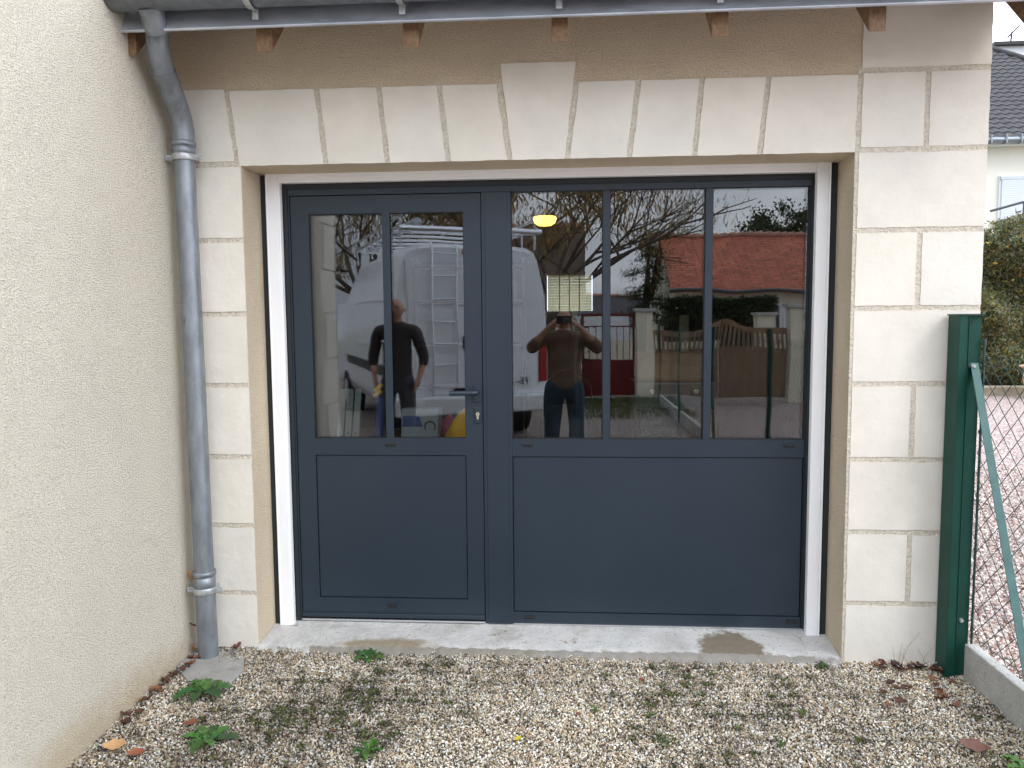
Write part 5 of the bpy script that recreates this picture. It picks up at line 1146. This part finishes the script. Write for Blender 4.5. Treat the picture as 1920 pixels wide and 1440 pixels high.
# ============================================================ WEEDS AND LEAVES ON THE GRAVEL
def weed(x, y, R_, n_, label, seed, name='dandelion_plant', cols=((0.05, 0.12, 0.035), (0.085, 0.18, 0.045)), wide=0.56, rise=0.20):
    rr = random.Random(seed); e_ = empty(name, (x, y, 0.0), label, 'weed'); m_b = MB()
    for i in range(n_):
        a_ = 2*math.pi*i/n_+rr.uniform(-0.4, 0.4); L_ = R_*rr.uniform(0.5, 1.1); k_ = 15; fl_ = 2.0+rr.random(); c_ = rr.choice(cols); lft, rgt_, mid = [], [], []
        up_ = rise*rr.uniform(0.6, 1.5)
        for j in range(k_+1):
            t_ = j/k_; w_ = L_*wide*0.5*(math.sin(math.pi*min(1, t_*0.92+0.06))**0.8)*(1+0.34*math.sin(j*fl_+i))*(0.30+0.70*t_) if j < k_ else 0.002
            rr_ = L_*t_; z = 0.010+L_*up_*math.sin(t_*2.3)*0.6+0.0025*math.sin(j*1.3+i)
            cx, cy = x+rr_*math.cos(a_+0.25*t_), y+rr_*math.sin(a_+0.25*t_)*0.95; nx_, ny_ = -math.sin(a_), math.cos(a_)
            lft.append((cx+nx_*w_, cy+ny_*w_, z+w_*0.45+0.003*math.sin(j*1.9+i*2))); rgt_.append((cx-nx_*w_, cy-ny_*w_, z+w_*0.35)); mid.append((cx, cy, z))
        v = lft+mid+rgt_; n2 = k_+1; lt = tuple(q_*rr.uniform(0.8, 1.25) for q_ in c_)
        m_b.add(v, [(j, j+1, n2+j+1, n2+j) for j in range(k_)]+[(n2+j, n2+j+1, 2*n2+j+1, 2*n2+j) for j in range(k_)], smooth=True, tint=lt)
    m_b.build('leaves', 'leaf', e_, tint=True)
    MB().lathe([(0.0, -0.01), (0.006, 0.0), (0.004, 0.014), (0.0, 0.016)], 8, (x, y, 0)).build('root_crown', 'leaf_stem', e_); return e_
MT['leaf_stem'] = pbr('leaf_stem', (0.12, 0.13, 0.05), 0.7)
weed(-1.555, -0.42, 0.145, 12, 'broad leaved dandelion just in front of the downpipe slab', 3)
weed(-0.935, -0.075, 0.085, 10, 'dandelion at the foot of the concrete sill below the door', 5)
weed(-1.37, -0.80, 0.12, 13, 'low dandelion near the bottom left corner of the gravel', 7)
weed(-0.73, -0.86, 0.075, 14, 'small bright green leafy weed at the bottom edge left of centre', 9, 'small_weed', ((0.045, 0.11, 0.02), (0.07, 0.15, 0.03)), 0.45, 0.5)
weed(1.172, -0.055, 0.032, 7, 'tiny green seedling at the right end of the concrete sill', 11, 'seedling', ((0.06, 0.14, 0.04),), 0.6, 0.6)
weed(1.62, -0.83, 0.09, 8, 'green weed in the bottom right corner near the slanting strut', 13)
weed(0.38, -0.74, 0.055, 16, 'grassy weed tuft at the bottom edge right of centre', 15, 'grass_tuft', ((0.05, 0.09, 0.03), (0.09, 0.13, 0.04)), 0.12, 0.9)
weed(0.12, -0.50, 0.028, 9, 'tiny green sprout in the middle of the gravel', 17, 'sprout', ((0.06, 0.14, 0.02),), 0.4, 0.7)
weed(0.95, -0.49, 0.028, 9, 'tiny mossy sprout on the gravel below the damp patch', 19, 'sprout', ((0.08, 0.13, 0.02),), 0.4, 0.7)
weed(0.80, -0.72, 0.03, 9, 'tiny green sprout low on the gravel right of the grassy tuft', 23, 'sprout', ((0.06, 0.12, 0.02),), 0.4, 0.7)
# dry stalks at the pillar foot
ds = empty('dry_grass', (1.6, 0, 0), 'thin dry grass stalks rising against the foot of the right pillar', 'dry grass')
q = MB()
for (x, h_, l_) in ((1.50, 0.10, -0.01), (1.515, 0.12, 0.02), (1.53, 0.09, 0.015), (1.61, 0.10, 0.06), (1.57, 0.07, -0.05), (1.66, 0.05, 0.05), (1.44, 0.05, -0.03), (1.52, 0.17, 0.09), (1.64, 0.09, -0.04)):
    q.tube([(x, -0.03, -0.005), (x+l_*0.4, -0.028, h_*0.6), (x+l_, -0.022, h_)], [0.0013, 0.001, 0.0006], 4)
q.build('stalks', 'dry_stalk' if 'dry_stalk' in MT else 'wood_pale', ds)
MT['dead_leaf'] = attr_mat('dead_leaf', 0.7, 0.12)
def dead_leaf(x, y, z, L_, rotz, c_, label, grp=None, curl=0.35, tilt=0.0, seed=0, name='dead_leaf'):
    rr = random.Random(seed); m_b = MB(); k_ = 8; lft, rgt_, mid = [], [], []
    for j in range(k_+1):
        t_ = j/k_; w_ = L_*0.30*math.sin(math.pi*(0.04+0.92*t_))**0.9*(1+0.15*math.sin(j*2.1+seed)); xx = L_*(t_-0.5); zz = curl*L_*0.45*(2*t_-1)**2+0.002*math.sin(j*3+seed)
        lft.append((xx, w_, zz+w_*0.65*rr.uniform(0.6, 1.2))); rgt_.append((xx, -w_, zz+w_*0.45*rr.uniform(0.6, 1.2))); mid.append((xx, 0, zz))
    v = lft+mid+rgt_; n2 = k_+1
    m_b.add(v, [(j, j+1, n2+j+1, n2+j) for j in range(k_)]+[(n2+j, n2+j+1, 2*n2+j+1, 2*n2+j) for j in range(k_)], smooth=True, tint=c_)
    m_b.tube([(-L_*0.5, 0, curl*L_*0.45), (-L_*0.72, 0.004, curl*L_*0.45+0.006)], 0.0008, 4)
    o_ = m_b.build(name, 'dead_leaf', tint=True); o_.location = (x, y, z); o_.rotation_euler = (rr.uniform(-0.25, 0.25), tilt, rotz); return tag(o_, label, 'dead leaf', grp)
BR = [(0.09, 0.04, 0.025), (0.15, 0.06, 0.03), (0.06, 0.03, 0.022), (0.22, 0.09, 0.04)]
dead_leaf(-1.685, -0.875, 0.016, 0.085, 0.25, (0.50, 0.30, 0.14), 'large pale tan dead leaf in the bottom left corner by the beige wall', seed=1)
dead_leaf(-1.58, -0.915, 0.014, 0.07, 0.05, (0.28, 0.10, 0.05), 'reddish brown dead leaf beside the large tan leaf, bottom left', seed=2)
dead_leaf(-1.48, -0.70, 0.015, 0.06, 0.6, (0.20, 0.07, 0.04), 'dark red dead leaf on mossy gravel left of the low dandelion', seed=3)
dead_leaf(1.50, -0.71, 0.016, 0.10, -0.5, (0.16, 0.075, 0.055), 'long brown dead leaf in the bottom right corner of the gravel', seed=4)
dead_leaf(-1.585, -0.035, 0.03, 0.06, 1.2, (0.16, 0.06, 0.04), 'curled brown dead leaf right of the downpipe foot', seed=5, curl=0.7)
dead_leaf(-1.775, -0.09, 0.40, 0.06, 1.5, (0.42, 0.25, 0.12), 'tan dead leaf stuck between downpipe clamp and wall', seed=6, tilt=1.3)
dead_leaf(-1.775, -0.08, 0.155, 0.05, 0.9, (0.18, 0.07, 0.04), 'brown dead leaf caught on a web left of the downpipe', seed=7, tilt=0.6)
dead_leaf(-1.77, -0.10, 0.05, 0.05, 1.2, (0.30, 0.17, 0.09), 'light brown dead leaf upright against the wall left of the downpipe', seed=8, tilt=1.2)
dead_leaf(-0.18, -0.735, 0.012, 0.035, 0.9, (0.50, 0.42, 0.03), 'small yellow leaf at the bottom edge near the centre', seed=9)
dead_leaf(0.335, -0.24, 0.014, 0.035, -1.0, (0.22, 0.06, 0.04), 'small red brown leaf on gravel below the sill, right of centre', seed=10)
rs = random.Random(5)
for i in range(36):
    x, y = (rs.gauss(1.50, 0.10), rs.gauss(-0.30, 0.06)) if i < 16 else (rs.uniform(1.40, 1.70), rs.uniform(-0.09, -0.02))
    if i < 16: dead_leaf(x, y, 0.014, rs.uniform(0.035, 0.06), rs.uniform(0, 6), rs.choice(BR), 'brown dead leaf in the scattered cluster on gravel right of the sill', 'leaves scattered near the right pillar', seed=20+i)
    else: dead_leaf(x, y-0.01, 0.018, rs.uniform(0.04, 0.065), rs.uniform(0, 6), rs.choice(BR), 'dark curled leaf in the drift along the foot of the right pillar', 'leaves drifted at the pillar foot', curl=0.6, seed=20+i)
for i in range(30):
    t_ = rs.random()**1.3; dead_leaf(-1.775+0.05*rs.random(), -0.12-0.62*t_, 0.018, rs.uniform(0.025, 0.055), rs.uniform(0, 6), rs.choice(BR), 'brown dead leaf in the line of litter at the foot of the left wall', 'leaf litter along the left wall', curl=0.5, seed=60+i)
for i in range(14):
    dead_leaf(rs.uniform(-1.4, 1.3), rs.uniform(-0.85, -0.12), 0.012, rs.uniform(0.018, 0.032), rs.uniform(0, 6), rs.choice(BR), 'tiny brown leaf fragment scattered in the middle of the gravel', 'leaf fragments over the gravel', seed=90+i)
